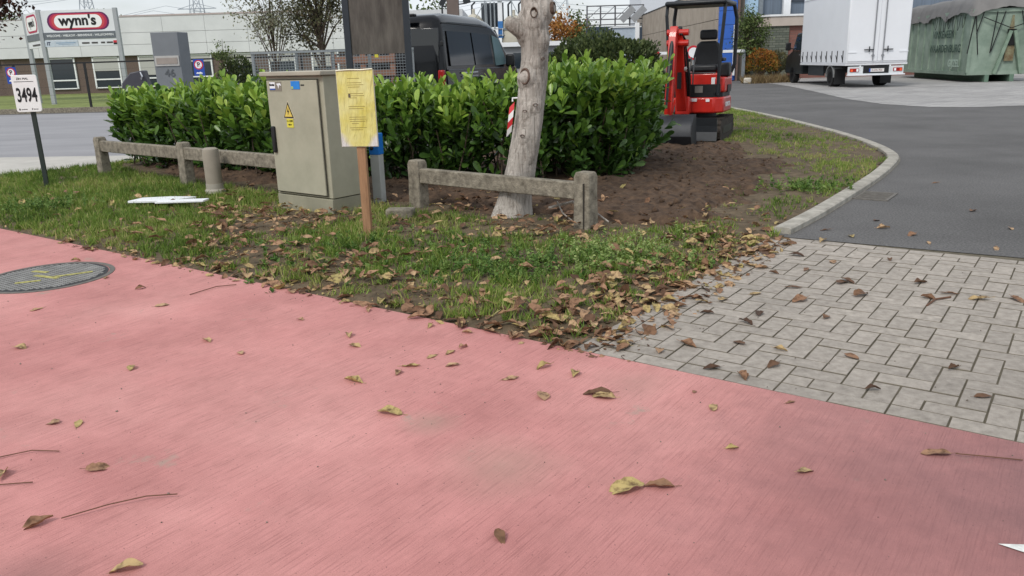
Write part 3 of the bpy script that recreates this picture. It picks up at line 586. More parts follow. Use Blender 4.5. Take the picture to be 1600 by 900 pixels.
# ---- yellow public notice on a wooden stake
ns = thing('yellow_notice', 'yellow public notice in plastic film on a wooden stake beside the cabinet', 'notice', (-1.215, 6.69, 0), R_(-9))
wood = mat('stained timber', (152, 114, 84), .8, .25, 5, bump=.4, bsc=50, stretch=(8, 8, .8), c2=(176, 136, 102))
BX('stake', wood, ns, .0, .02, .50, .072, .045, 1.06, bevel=.004)
BX('backing_board', mat('notice board back', (200, 196, 176), .7), ns, .0, -.008, 1.07, .315, .012, .615, bevel=.002)
def notice_mat():
    mt, n, l, p = base_mat('sun-faded yellow sheet'); tcn = n.new('ShaderNodeTexCoord'); sp = n.new('ShaderNodeSeparateXYZ'); l.new(tcn.outputs['Object'], sp.inputs[0])
    z = n.new('ShaderNodeTexNoise'); z.inputs['Scale'].default_value = 7; z.inputs['Detail'].default_value = 7; l.new(tcn.outputs['Object'], z.inputs[0])
    # damp, bleached paper in the lower corners
    ax = n.new('ShaderNodeMath'); ax.operation = 'ABSOLUTE'; l.new(sp.outputs[0], ax.inputs[0])
    s1 = n.new('ShaderNodeMath'); s1.operation = 'MULTIPLY_ADD'; s1.inputs[1].default_value = 1.3; l.new(ax.outputs[0], s1.inputs[0]); sz = n.new('ShaderNodeMath'); sz.operation = 'MULTIPLY_ADD'; sz.inputs[1].default_value = -1.0; sz.inputs[2].default_value = .845; l.new(sp.outputs[2], sz.inputs[0]); l.new(sz.outputs[0], s1.inputs[2])
    s2 = n.new('ShaderNodeMath'); s2.operation = 'MULTIPLY_ADD'; s2.inputs[1].default_value = .12; l.new(z.outputs[0], s2.inputs[0]); l.new(s1.outputs[0], s2.inputs[2])
    rp = n.new('ShaderNodeValToRGB'); e = rp.color_ramp.elements; e[0].position = .20; e[0].color = (0, 0, 0, 1); e[1].position = .27; e[1].color = (1, 1, 1, 1); l.new(s2.outputs[0], rp.inputs[0])
    r2 = n.new('ShaderNodeValToRGB'); e = r2.color_ramp.elements; e[0].position = .3; e[0].color = (*lin(212, 199, 96), 1); e[1].position = .7; e[1].color = (*lin(226, 219, 150), 1); l.new(z.outputs[0], r2.inputs[0])
    mxx = n.new('ShaderNodeMixRGB'); l.new(rp.outputs[0], mxx.inputs[0]); l.new(r2.outputs[0], mxx.inputs[1]); mxx.inputs[2].default_value = (*lin(214, 210, 206), 1)
    l.new(mxx.outputs[0], p.inputs['Base Color']); p.inputs['Roughness'].default_value = .35; p.inputs['Coat Weight'].default_value = .6; p.inputs['Coat Roughness'].default_value = .2
    wv = n.new('ShaderNodeTexNoise'); wv.inputs['Scale'].default_value = 16; mpp = n.new('ShaderNodeMapping'); mpp.inputs['Rotation'].default_value = (0, .6, 0); mpp.inputs['Scale'].default_value = (2.5, 1, .5); l.new(tcn.outputs['Object'], mpp.inputs[0]); l.new(mpp.outputs[0], wv.inputs[0])
    bp = n.new('ShaderNodeBump'); bp.inputs['Strength'].default_value = 1; bp.inputs['Distance'].default_value = .02; l.new(wv.outputs[0], bp.inputs['Height']); l.new(bp.outputs[0], p.inputs['Normal']); return mt
sh = BX('notice_sheet', notice_mat(), ns, 0, -.016, 1.07, .305, .003, .605)
pr = mat('faded print', (150, 132, 60), .6)
tl = MB(); z = 1.31
for ln in ((.10, 1), (0, 1), (.12, 1), (.14, 1), (.10, 1), (0, 2), (.13, 1), (.14, 1), (.06, 1), (0, 3), (.14, 1), (.12, 1), (.0, 3), (.14, 1), (.14, 1), (.13, 1), (.06, 1), (0, 1), (.14, 1), (.1, 1)):
    if ln[0]: tl.box(.0+(.14-ln[0])*-.3, -.0182, z, ln[0], .0008, .004)
    z -= .017*ln[1]
tl.build('printed_lines', pr, sh); BX('stamp', mat('stamp ink', (92, 84, 70), .6), sh, -.055, -.0183, 1.175, .018, .0008, .03)
BX('fold_crease', mat('film fold', (224, 214, 150), .3), sh, 0, -.0178, 1.065, .30, .001, .002)
MB().tube([(-.153, -.019, 1.373), (-.05, -.022, 1.378), (.06, -.02, 1.375), (.153, -.019, 1.38)], .006, 6).build('film_edge', mat('clear film edge', (226, 222, 196), .3), ns)
# ---- blue-topped plastic post, small concrete block
bp_ = thing('cable_post', 'grey plastic marker post with a bright blue cap behind the notice', 'post', (-1.37, 8.42, 0), R_(-20))
BX('shaft', mat('pale grey plastic', (176, 178, 174), .6, .08, 5), bp_, 0, 0, .27, .105, .10, .54, bevel=.006); BX('cap', mat('blue plastic', (30, 116, 200), .45), bp_, 0, 0, .62, .115, .11, .22, bevel=.008)
MB().lathe([(.02, 0), (.02, .012), (.008, .02)], 12, (-.02, -.056, .58), Matrix.Rotation(R_(90), 3, 'X')).build('lock', black_pl, bp_)
tag(MB().prism([(-.13, -.07), (.12, -.08), (.14, .05), (-.12, .07)], 0, .10).build('concrete_block', concrete, None, .015), 'low broken concrete block half buried beside the wooden stake', 'block').location = (-1.02, 7.38, .02)
# ---- grey beige marker bollard
bo = thing('cable_bollard', 'round grey-beige plastic bollard with collar before the concrete rail', 'bollard', (-3.40, 9.25, .04)); plg = mat('grey beige plastic', (146, 138, 124), .6, .08, 8)
MB().lathe([(.092, .10), (.092, .47), (.085, .50), (.06, .515), (0, .52)], 28).build('shaft', plg, bo, smooth=True).data.set_sharp_from_angle(angle=R_(40)); MB().lathe([(.12, 0), (.115, .03), (.098, .05), (.096, .108), (.088, .11)], 28).build('base_collar', mat('pale plastic collar', (158, 152, 140), .6, .08, 8), bo)
# ---- white broken panels in the grass
tag(MB().prism([(-.32, -.12), (.12, -.15), (.34, .06), (.05, .12), (-.25, .09)], 0, .025).build('plastic_scrap', white_pt, None, .004), 'larger white plastic panel lying in the grass before the bollard', 'panel').location = (-3.72, 8.55, .075)
w2 = tag(MB().prism([(-.28, -.05), (.26, -.07), (.28, .03), (-.26, .06)], 0, .02).build('plastic_scrap', white_pt, None, .004), 'narrow white plastic strip in front of the larger white panel', 'panel'); w2.location = (-3.42, 8.33, .09); w2.rotation_euler = (.05, -.03, -.1)

# ---- concrete post and rail fences
def rail_fence(posts, rails, label, hgt, pw):
    f = thing('concrete_rail_fence', label, 'fence', (*posts[0], 0), 0); x0, y0 = posts[0]
    for i, (x, y) in enumerate(posts):
        d = math.atan2(posts[1][1]-posts[0][1], posts[1][0]-posts[0][0]); mb = MB(); h = hgt[i]; w = pw[i]; vs = []
        for zz, s, sh_ in ((-.1, 1.05, 0), (.15, 1.0, .0), (h*.6, .95, 0), (h-.04, .97, 0), (h, .80, 0)):
            for px, py in ((-1, -1), (1, -1), (1, 1), (-1, 1)): vs.append(Matrix.Rotation(d, 3, 'Z') @ Vector((px*w/2*s, py*w*.45*s, zz))+Vector((x-x0, y-y0, 0)))
        mb.add(vs, [(0, 3, 2, 1), (16, 17, 18, 19)]+[(r*4+k, r*4+(k+1) % 4, r*4+4+(k+1) % 4, r*4+4+k) for r in range(4) for k in range(4)])
        p = mb.build('post', concrete, f, .012)
        MB().box(x-x0-math.sin(d)*-w*.0+math.cos(d)*.03+math.sin(d)*w*.46, y-y0+math.sin(d)*.03-math.cos(d)*w*.46, h*.42, .012, .012, h*.8, rz=d).build('post_crack', mat('crack dark', (58, 54, 48), .95), p) if i == len(posts)-1 and len(posts) == 2 else None
    for (a, b, z, hh) in rails:
        A = Vector((*posts[a], 0))-Vector((x0, y0, 0)); B = Vector((*(posts[b] if isinstance(b, int) else b), 0))-Vector((x0, y0, 0)); d = (B-A).normalized(); A += d*.05; B -= d*.05
        MB().bar((A.x, A.y, z), (B.x, B.y, z), .085, hh).build('rail', concrete, f, .01)
    return f
rail_fence([(-5.73, 11.43), (-4.02, 10.05), (-2.42, 8.72)], [(0, 1, .425, .15), (1, 2, .425, .15)], 'long concrete post and rail fence along the left hedge', [.55, .56, .54], [.15, .15, .15])
rail_fence([(-.91, 8.02), (.645, 6.70)], [(0, 1, .335, .145)], 'short concrete post and rail fence in front of the tree', [.49, .50], [.155, .16])

# ---- number sign post
sp = thing('number_sign', 'small white sign numbered 3494 on a dark green post', 'sign', (-5.99, 10.34, 0), R_(12))
BX('post', mat('dark green steel', (44, 54, 50), .5), sp, .02, .03, .52, .05, .04, 1.1)
b = MB(); rr = [(.145*sx-.03*sx+.03*math.cos(a), .225*sy-.03*sy+.03*math.sin(a)) for sx, sy, a0 in ((1, 1, 0), (-1, 1, 90), (-1, -1, 180), (1, -1, 270)) for a in [R_(a0+k*22.5) for k in range(5)]]
pn = b.prism([(x, z+1.19) for x, z in rr], -.02, .0, 'y').build('panel', mat('white sign face', (244, 244, 242), .5, .05, 8), sp, .004)
text(pn, 'number', '3494', .235, (0, -.0215, 1.165), black_ink, sx=.50, bold=.005); text(pn, 'lettering', 'ZIN MAL', .035, (-.02, -.0215, 1.37), black_ink); BX('line', black_ink, pn, -.01, -.021, 1.335, .22, .002, .006)
text(pn, 'lettering', 'provincie', .018, (-.055, -.0215, 1.0), black_ink); text(pn, 'lettering', 'fietsnet', .018, (.075, -.0215, 1.0), black_ink); BX('emblem', black_ink, pn, -.108, -.021, 1.0, .014, .002, .022); BX('emblem', black_ink, pn, .035, -.021, 1.0, .008, .002, .02)

# ---- tree
tr = thing('street_tree', 'pale grey leaning tree trunk with pruning scars behind the concrete rail', 'tree', (0, 7.42, .01)); tr.scale = (1.03,)*3
SPN = [(.01, 0, -.08, .18), (.022, 0, .03, .162), (.06, 0, .20, .146), (.112, 0, .40, .136), (.19, 0, .84, .126), (.248, 0, 1.22, .116), (.268, .0, 1.58, .112), (.266, .02, 1.9, .118), (.26, .03, 2.3, .115), (.25, .05, 2.7, .12)]
KN = [(1.22, 222, .10, .085, .055), (1.72, 262, .10, .10, .03), (1.62, 185, .09, .13, .09), (1.77, 350, .09, .11, .07), (1.52, 320, .07, .08, .03), (.93, 250, .05, .07, .018), (.98, 290, .06, .06, .018), (.72, 255, .05, .06, .015), (1.35, 280, .06, .05, .012), (.55, 300, .06, .06, .012)]
def spine(z):
    for i in range(len(SPN)-1):
        a, b = SPN[i], SPN[i+1]
        if z <= b[2] or i == len(SPN)-2:
            t = (z-a[2])/(b[2]-a[2]); t2 = t
            return [a[k]+(b[k]-a[k])*t2 for k in (0, 1, 3)]
nz_, na_ = 150, 56; mb = MB(); vs = []
zs = [-.08+i*(2.78/nz_) for i in range(nz_+1)]
for z in zs:
    c = [0, 0, 0]; 
    for dz in (-.06, 0, .06):
        q = spine(min(2.7, max(-.08, z+dz))); c = [c[i]+q[i]/3 for i in range(3)]
    for j in range(na_):
        a = 2*math.pi*j/na_; r = c[2]
        r += .012*mnoise.noise(Vector((math.cos(a)*1.5, math.sin(a)*1.5, z*2)))+.005*mnoise.noise(Vector((math.cos(a)*5, math.sin(a)*5, z*7)))+.0028*mnoise.noise(Vector((math.cos(a)*16, math.sin(a)*16, z*4)))+.002*mnoise.noise(Vector((math.cos(a)*4, math.sin(a)*4, z*38)))
        if z < .3: r += max(0, .3-z)**1.6*.28*(.5+.5*math.cos(5*a+1))
        for kz, ka, wa, wz, hh in KN:
            da = (math.degrees(a)-ka+180) % 360-180; da = R_(da)*c[2]
            g2 = (da/wa)**2+((z-kz)/wz)**2; r += hh*math.exp(-g2*1.6)
            rr_ = math.sqrt(g2); r += .006*math.sin(rr_*9)*math.exp(-((rr_-1.0)/.45)**2)
        vs.append((c[0]+r*math.cos(a), c[1]+r*math.sin(a), z))
fs = [(i*na_+j, i*na_+(j+1) % na_, (i+1)*na_+(j+1) % na_, (i+1)*na_+j) for i in range(nz_) for j in range(na_)]
def bark_mat():
    mt, n, l, p = base_mat('pale grey bark'); g = n.new('ShaderNodeNewGeometry')
    def nn(sc, st, det=8, dist=0):
        m2 = n.new('ShaderNodeMapping'); m2.inputs['Scale'].default_value = st; l.new(g.outputs['Position'], m2.inputs[0]); z = n.new('ShaderNodeTexNoise'); z.inputs['Scale'].default_value = sc; z.inputs['Detail'].default_value = det; z.inputs['Roughness'].default_value = .65; z.inputs['Distortion'].default_value = dist; l.new(m2.outputs[0], z.inputs[0]); return z.outputs[0]
    def rp(s, st):
        r = n.new('ShaderNodeValToRGB'); e = r.color_ramp.elements
        for i, (q, c) in enumerate(st): e[i].position = q; e[i].color = (*c, 1)
        l.new(s, r.inputs[0]); return r.outputs[0]
    def mul(a, b, f):
        x = n.new('ShaderNodeMixRGB'); x.blend_type = 'MULTIPLY'; x.inputs[0].default_value = f; l.new(a, x.inputs[1]); l.new(b, x.inputs[2]); return x.outputs[0]
    big = rp(nn(4, (1, 1, .7)), [(.32, lin(150, 143, 135)), (.66, lin(196, 189, 180))]); ver = nn(1, (46, 46, 6), 8, .7); hor = nn(1, (5, 5, 22), 4, 1.2); pit = nn(38, (1, 1, 1.5), 4)
    c = mul(big, rp(ver, [(.36, (.48, .46, .44)), (.54, (1.06, 1.06, 1.06))]), .8); c = mul(c, rp(hor, [(.27, (.55, .53, .5)), (.33, (1, 1, 1))]), .45); c = mul(c, rp(pit, [(.30, (.4, .37, .34)), (.40, (1, 1, 1))]), .6)
    l.new(c, p.inputs['Base Color']); p.inputs['Roughness'].default_value = .9; p.inputs['Specular IOR Level'].default_value = .2
    s = n.new('ShaderNodeMath'); s.operation = 'MULTIPLY_ADD'; s.inputs[1].default_value = .25; l.new(hor, s.inputs[0]); l.new(ver, s.inputs[2]); bpn = n.new('ShaderNodeBump'); bpn.inputs['Strength'].default_value = .9; bpn.inputs['Distance'].default_value = .025; l.new(s.outputs[0], bpn.inputs['Height']); l.new(bpn.outputs[0], p.inputs['Normal']); return mt
barkm = bark_mat(); tk = MB().add(vs, fs).build('trunk', barkm, tr, smooth=True)
def scar(z, ang, w, h, off, mt, rings=True):
    c = spine(z); a = R_(ang); d = Vector((math.cos(a), math.sin(a), .05)).normalized(); x = Vector((-math.sin(a), math.cos(a), 0)); M = Matrix((x, d.cross(x)*-1, d)).transposed()
    o = Vector((c[0], c[1], z))+d*(c[2]+off); prof = [(1.15, -.02), (1.12, .006), (1.0, .012), (.86, .004), (.8, -.006), (.5, -.004), (.45, -.007), (.2, -.004), (0, -.006)]
    mbb = MB(); vs = []
    for r, zz in prof:
        for j in range(20):
            t = 2*math.pi*j/20; vs.append(M @ Vector((r*w*math.cos(t), r*h*math.sin(t), zz))+o)
    k = len(prof); mbb.add(vs, [(i*20+j, i*20+(j+1) % 20, (i+1)*20+(j+1) % 20, (i+1)*20+j) for i in range(k-1) for j in range(20)]); mbb.build('branch_scar', mt, tr, smooth=True)
scar_m = mat('healed scar wood', (128, 110, 98), .9, .3, 25, bump=.6, bsc=60); scar_d = mat('dark scar wood', (104, 86, 76), .9, .35, 22, bump=.7, bsc=60)
scar(1.22, 236, .042, .062, .036, scar_d)
for z_, a_, w_, h_ in ((.93, 250, .016, .010), (.98, 286, .020, .012), (.72, 254, .018, .011), (1.36, 300, .014, .012)): scar(z_, a_, w_, h_, .012, scar_d); scar(1.735, 264, .028, .04, .025, scar_m); scar(1.77, 335, .03, .045, .055, scar_m)
MB().tube([(.17, -.02, 1.60), (.06, -.04, 1.66), (.015, -.05, 1.68)], [.085, .062, .042], 14).build('limb_stub', barkm, tr, .015)
def limb(pts, rr, parent, nm='limb'): return MB().tube(pts, rr, 10).build(nm, barkm, parent, smooth=True)
crown = leaf_mat('street tree leaves', [(92, 96, 44), (128, 120, 52), (160, 140, 60), (120, 84, 50)], .6, .35, .3)
LP = []
for a, l_ in ((20, 1.9), (100, 2.1), (170, 1.7), (235, 1.6), (305, 1.9)):
    a = R_(a); p0 = Vector((.25, .05, 2.62)); pts = [p0+Vector((math.cos(a)*l_*t*.6+.05*math.sin(9*t+a), math.sin(a)*l_*t*.6, l_*(t*.9+.1*t*t))) for t in (0, .25, .5, .75, 1)]
    limb(pts, [.08, .065, .05, .035, .015], tr)
    for k in range(7):
        t = .4+.09*k; b0 = p0+Vector((math.cos(a)*l_*t*.6, math.sin(a)*l_*t*.6, l_*(t*.9+.1*t*t))); d = Vector(rdirs(1, 0)[0]); LP += [b0+d*q+Vector(nr.normal(0, .06, 3)) for q in np.linspace(.1, .7, 16)]; MB().tube([b0, b0+d*.35, b0+d*.7+Vector((0, 0, .1))], [.015, .009, .004], 5).build('twig', barkm, tr)
n = len(LP); stuff(inst('crown', leaf_tmpl(.24), [tuple(p) for p in LP], frames(rdirs(n), rdirs(n)), nr.uniform(.09, .15, n), nr.rand(n), crown, tr))
# striped barrier tape hanging from the trunk
tp = thing('barrier_tape', 'red and white striped barrier tape end hanging beside the trunk', 'tape', (0, 0, 0)); tm = {0: mat('tape red', (206, 44, 52), .4), 1: mat('tape white', (232, 230, 228), .4)}
A = Vector((.055, 7.30, 1.04)); 
def tpt(t, s): return A+Vector((-.035*t-.0*s+.03*s, -.02*math.sin(3*t), -.26*t+.03*s))
for i in range(4): MB().quad(tpt(i/4, -1), tpt((i+1)/4, -1), tpt((i+1)/4, .6), tpt(i/4, .6)).build('stripe', tm[i % 2], tp)
MB().tube([A+Vector((0, -.01, .02)), A+Vector((.0, .0, .05)), (.10, 7.30, 1.09)], .008, 6).build('tape_knot', tm[1], tp)
for k, (pts, r) in enumerate((([(.35, 7.05, .14), (.55, 6.98, .20), (.72, 6.9, .19)], .013), ([(.62, 6.95, .30), (.63, 6.93, .2), (.75, 6.85, .12), (.85, 6.78, .05)], .012), ([(.42, 7.02, .2), (.47, 6.98, .1), (.55, 6.92, .04)], .008))):
    tag(MB().tube(pts, [r, r*.9, r*.7, r*.6][:len(pts)], 6).build('cut_branch', barkm), ('bare grey branch lying level beside the tree foot', 'bent bare branch leaning down beside the fence post', 'thin bare stick standing by the tree foot')[k], 'branch', 'cut branches by the trunk')

# ---- laurel hedge
hg = thing('laurel_hedge', 'bushy glossy green laurel hedge behind the cabinet, tree and concrete rails', 'hedge', (0, 0, 0))
HF = [Vector((x, y, 0)) for x, y in ((-5.75, 13.5), (-6.0, 12.55), (-4.5, 11.35), (-2.95, 10.15), (-1.35, 9.42), (.4, 9.08), (1.30, 9.3), (1.78, 10.1), (2.05, 11.3))]
cum = [0]
for i in range(len(HF)-1): cum.append(cum[-1]+(HF[i+1]-HF[i]).length)
def hfront(s):
    for i in range(len(HF)-1):
        if s <= cum[i+1] or i == len(HF)-2:
            t = (s-cum[i])/(cum[i+1]-cum[i]); d = (HF[i+1]-HF[i]).normalized(); return HF[i].lerp(HF[i+1], t), Vector((d.y, -d.x, 0)), (s/cum[-1])
def hh(s):
    q = s/cum[-1]; b = 1.02+.17*mnoise.noise(Vector((s*1.1, 3, 0)))+.09*mnoise.noise(Vector((s*3.1, 5, 0)))
    return b+(.13*min(1, max(0, (q-.68)/.12)))-(.05 if q < .1 else 0)
P, D, N_, S, Rn, vis = [], [], [], [], [], []; stems = MB()
def shoot(p, d, ln, nl, tone, out):
    d = d.normalized(); ref = Vector((1, 0, 0)) if abs(d.x) < .7 else Vector((0, 1, 0)); x = d.cross(ref).normalized(); y = d.cross(x); ph = rng.uniform(0, 6.3)
    for i in range(nl):
        t = .12+.88*i/(nl-1); a = ph+i*2.4; rad = x*math.cos(a)+y*math.sin(a); op = R_(64-40*t+rng.gauss(0, 11))
        ld = d*math.cos(op)+rad*math.sin(op); nn = d*math.sin(op)-rad*math.cos(op); q = p+d*ln*t
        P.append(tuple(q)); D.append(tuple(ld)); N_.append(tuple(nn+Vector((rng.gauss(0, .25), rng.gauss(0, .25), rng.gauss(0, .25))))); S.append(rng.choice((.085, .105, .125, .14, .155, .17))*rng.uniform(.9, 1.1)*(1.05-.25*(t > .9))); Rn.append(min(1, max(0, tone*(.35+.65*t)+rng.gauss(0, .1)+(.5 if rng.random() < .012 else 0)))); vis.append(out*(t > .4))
for i in range(1650):                                  # outer face
    s = rng.uniform(0, cum[-1]); f, nrm, q = hfront(s); H = hh(s); z = .12+(H-.12)*rng.random()**.85; bul = .20*mnoise.noise(Vector((s*1.6, z*1.6, 1)))+.12*math.sin(math.pi*min(1, z/H))-.08
    if mnoise.noise(Vector((s*2.1, z*2.4, 8)))+.5*mnoise.noise(Vector((s*5, z*5, 2))) < -.22: continue
    p = f+nrm*(bul-rng.uniform(.12, .30))+Vector((0, 0, z-.18)); dr_ = nrm*rng.uniform(.05, .6)+Vector((rng.gauss(0, .28), rng.gauss(0, .28), rng.uniform(.7, 1.1)))
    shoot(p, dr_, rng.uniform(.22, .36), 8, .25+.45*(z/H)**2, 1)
for i in range(1050):                                  # top
    s = rng.uniform(0, cum[-1]); f, nrm, q = hfront(s); dd = rng.uniform(-.05, 1.25); H = hh(s)+.08*mnoise.noise(Vector((s*2, dd*3, 7)))+(rng.random() < .25)*rng.uniform(.05, .18)
    if mnoise.noise(Vector((s*2.4, dd*2.4, 18))) < -.25: H -= .16
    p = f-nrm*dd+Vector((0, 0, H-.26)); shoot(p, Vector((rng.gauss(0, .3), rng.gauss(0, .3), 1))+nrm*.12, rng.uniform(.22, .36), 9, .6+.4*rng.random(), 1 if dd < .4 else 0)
for i in range(1000):                                  # inside
    s = rng.uniform(0, cum[-1]); f, nrm, q = hfront(s); p = f-nrm*rng.uniform(.2, 1.1)+Vector((0, 0, rng.uniform(.05, .85)*hh(s)))
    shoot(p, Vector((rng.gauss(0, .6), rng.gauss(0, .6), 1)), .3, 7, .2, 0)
for i in range(260):
    s = rng.uniform(0, cum[-1]); f, nrm, q = hfront(s); p = f-nrm*rng.uniform(.05, 1.0); e = p+Vector((rng.gauss(0, .15), rng.gauss(0, .15), hh(s)*rng.uniform(.6, .95)))
    stems.tube([p, (p+e)/2+Vector((rng.gauss(0, .05), rng.gauss(0, .05), 0)), e], [.012, .009, .004], 5)
stems.build('stems', bark_b, hg)['kind'] = 'stuff'
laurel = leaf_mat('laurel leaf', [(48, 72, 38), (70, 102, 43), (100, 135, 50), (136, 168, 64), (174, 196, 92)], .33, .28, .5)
LTM = leaf_tmpl(.2, ((.22, .55), (.5, .92), (.76, 1.), (.92, .7)), .05, .07); P = np.array(P); D = np.array(D); N_ = np.array(N_); S = np.array(S); Rn = np.array(Rn); vis = np.array(vis)
FR = frames(D, N_); dist = np.hypot(P[:, 0], P[:, 1])+(vis == 0)*50; order = np.argsort(dist); big = order[:300]; small = order[300:]
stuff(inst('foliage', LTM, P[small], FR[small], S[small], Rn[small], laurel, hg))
HM = {}
for i in big:
    k = int(Rn[i]*6)
    if k not in HM:
        me = bpy.data.meshes.new('leaf'); me.from_pydata(LTM[0], [], LTM[1]); me.shade_smooth(); at = me.attributes.new('rnd', 'FLOAT', 'POINT'); at.data.foreach_set('value', np.full(len(LTM[0]), (k+.5)/6, np.float32)); me.materials.append(laurel); HM[k] = me
    o = bpy.data.objects.new('leaf', HM[k]); C.objects.link(o); o.parent = hg
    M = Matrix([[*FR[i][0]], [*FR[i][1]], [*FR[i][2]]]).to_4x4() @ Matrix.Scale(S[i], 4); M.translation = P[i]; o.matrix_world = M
# ================================================================ MIDDLE DISTANCE
def wheel(parent, x, y, r, w, rim_m=None):
    Mx = Matrix.Rotation(R_(90), 3, 'Y')
    ty = MB().lathe([(r*.62, -w/2), (r*.93, -w/2), (r, -w*.36), (r, w*.36), (r*.93, w/2), (r*.62, w/2), (r*.60, 0), (r*.62, -w/2)], 28, (x, y, r), Mx).build('wheel', rubber, parent, smooth=False)
    MB().lathe([(0, -w*.30), (r*.2, -w*.32), (r*.25, -w*.2), (r*.5, -w*.15), (r*.62, -w*.42), (r*.62, w*.42), (r*.5, w*.15), (r*.25, w*.2), (r*.2, w*.32), (0, w*.30)], 20, (x, y, r), Mx).build('rim', rim_m or mat('wheel steel', (140, 142, 144), .5, .15, 10, metal=.5), ty); return ty
# ---- mini excavator
ex = thing('mini_excavator', 'red compact excavator with open canopy parked on the verge behind the hedge', 'excavator', (3.32, 14.2, .0), R_(-24))
trk = mat('rubber track', (44, 40, 37), .9, .3, 14, bump=.5, bsc=50, c2=(70, 62, 54))
def stad(l_, h, n=8):
    r = h/2; return [(-l_/2+r+r*math.cos(a), r+r*math.sin(a)) for a in [R_(90+180*k/n) for k in range(n+1)]]+[(l_/2-r+r*math.cos(a), r+r*math.sin(a)) for a in [R_(-90+180*k/n) for k in range(n+1)]]
for sx in (-1, 1):
    t = MB().prism(stad(1.42, .38), sx*.40-.115, sx*.40+.115, 'x').build('track', trk, ex, .012)
    g = MB()
    for k in range(13):
        for zz in (.004, .376): g.box(sx*.40, -.56+k*.093, zz, .235, .03, .03)
    for k in range(5):
        for e in (-1, 1):
            a = R_(-70+35*k); g.box(sx*.40, e*(.52+.19*math.cos(a)), .19+.19*math.sin(a), .235, .03, .03)
    stuff(g.build('grousers', trk, t)); BX('track_frame', black_pl, t, sx*.40, 0, .19, .242, .9, .12)
BX('undercarriage', black_pl, ex, 0, 0, .28, .6, .7, .22); MB().lathe([(.32, .38), (.32, .47)], 24).build('slew_ring', black_pl, ex)
bl = MB().prism([(-.98, .06), (-.93, .05), (-.90, .2), (-.92, .34), (-.96, .43), (-.985, .43), (-.95, .3), (-.935, .2)], -.50, .50, 'x').build('dozer_blade', dark_steel, ex)
MB().bar((-.26, -.92, .2), (-.26, -.3, .26), .07).bar((.26, -.92, .2), (.26, -.3, .26), .07).build('blade_arms', dark_steel, bl)
redp = [(-.47, -.42), (-.40, -.52), (.36, -.52), (.50, -.38), (.52, .25), (.40, .52), (.15, .64), (-.15, .64), (-.40, .52), (-.50, .25)]
hb = MB().prism(redp, .47, .73, 'z').build('house_base', red_pt, ex, .03); MB().prism([(x*.95, y*.96) for x, y in redp], .73, .80, 'z').build('floor', black_pl, ex)
MB().prism([(-.48, .02), (.50, -.02), (.52, .25), (.40, .53), (.15, .65), (-.15, .65), (-.40, .53), (-.50, .25)], .80, 1.13, 'z').build('engine_cover', red_pt, ex, .05)
MB().prism([(.34, -.40), (.50, -.36), (.525, .2), (.36, .2)], .80, 1.05, 'z').build('side_cover', red_pt, ex, .03); MB().prism([(.38, -.20), (.53, -.16), (.53, .10), (.38, .10)], 1.05, 1.28, 'z').build('side_console', black_pl, ex, .03)
BX('step_panel', black_pl, ex, .05, -.46, .87, .8, .03, .14); BX('toolbox', mat('grey plate', (120, 116, 110), .6), ex, .10, -.485, .86, .13, .02, .11); BX('number_plate', mat('worn grey plate', (120, 108, 100), .7), hb, -.16, -.526, .60, .13, .01, .13); BX('white_label', white_pt, hb, .02, -.526, .69, .12, .01, .05); BX('round_label', white_pt, hb, .26, -.526, .68, .06, .01, .04); BX('white_label', white_pt, ex, .27, .0, .98, .10, .05, .11)
text(hb, 'lettering', 'KUBOTA', .10, (.518, -.06, .60), white_pt, rot=(R_(90), 0, R_(88)), bold=.004)
BX('lamp', mat('orange lens', (240, 90, 40), .3), ex, -.40, -.53, .64, .07, .03, .07)
vin = mat('black seat vinyl', (36, 38, 41), .5, .15, 10)
se = BX('seat', vin, ex, .08, .16, 1.19, .46, .42, .12, bevel=.04)
MB().prism([(-.23, 1.20), (.23, 1.20), (.25, 1.38), (.19, 1.60), (.12, 1.64), (-.12, 1.64), (-.19, 1.60), (-.25, 1.38)], .30, .40, 'y').build('backrest', vin, se, .04).location = (.08, 0, 0)
BX('headrest', vin, se, .08, .36, 1.745, .30, .09, .17, bevel=.04)
for x in (-.22, .38): BX('armrest', vin, se, x, .1, 1.33, .07, .3, .06, bevel=.02); MB().tube([(x, -.12, 1.15), (x, -.13, 1.42)], .012, 6).lathe([(0, 1.42), (.025, 1.43), (.03, 1.47), (.02, 1.52), (0, 1.53)], 10, (x, -.13, 0)).build('joystick', black_pl, ex)
for x in (-.09, -.03): MB().tube([(x, -.36, .8), (x, -.34, 1.12), (x+.02, -.31, 1.38)], .012, 6).build('travel_lever', mat('lever steel', (92, 94, 96), .4, metal=.5), ex)
MB().tube([(-.42, -.44, 1.12), (.36, -.44, 1.12)], .012, 6).tube([(-.42, -.44, .92), (.36, -.44, .92)], .012, 6).build('hand_rail', dark_steel, ex)
cpm = mat('canopy black paint', (34, 38, 42), .45, .12, 8)
cp = MB().prism([(-.50, -.52), (.50, -.52), (.53, .40), (-.53, .40)], 2.19, 2.27, 'z').build('canopy_roof', cpm, ex, .035)
for x in (-.47, .47):
    MB().tube([(x*.86, -.46, .76), (x*.90, -.47, 1.4), (x, -.47, 2.05), (x, -.42, 2.2)], .028, 8).build('canopy_post', cpm, ex); MB().tube([(x*.95, .42, 1.05), (x*1.12, .42, 1.25), (x*1.14, .40, 2.0), (x*1.06, .34, 2.2)], .032, 8).build('canopy_post', cpm, ex)
BX('mirror', black_pl, ex, .56, .34, 1.78, .03, .08, .28, bevel=.01)
sw = MB().prism([(-.54, .48), (-.54, .72), (-.72, .76), (-.74, .46)], -.24, .0, 'x').build('swing_bracket', red_pt, ex, .02)
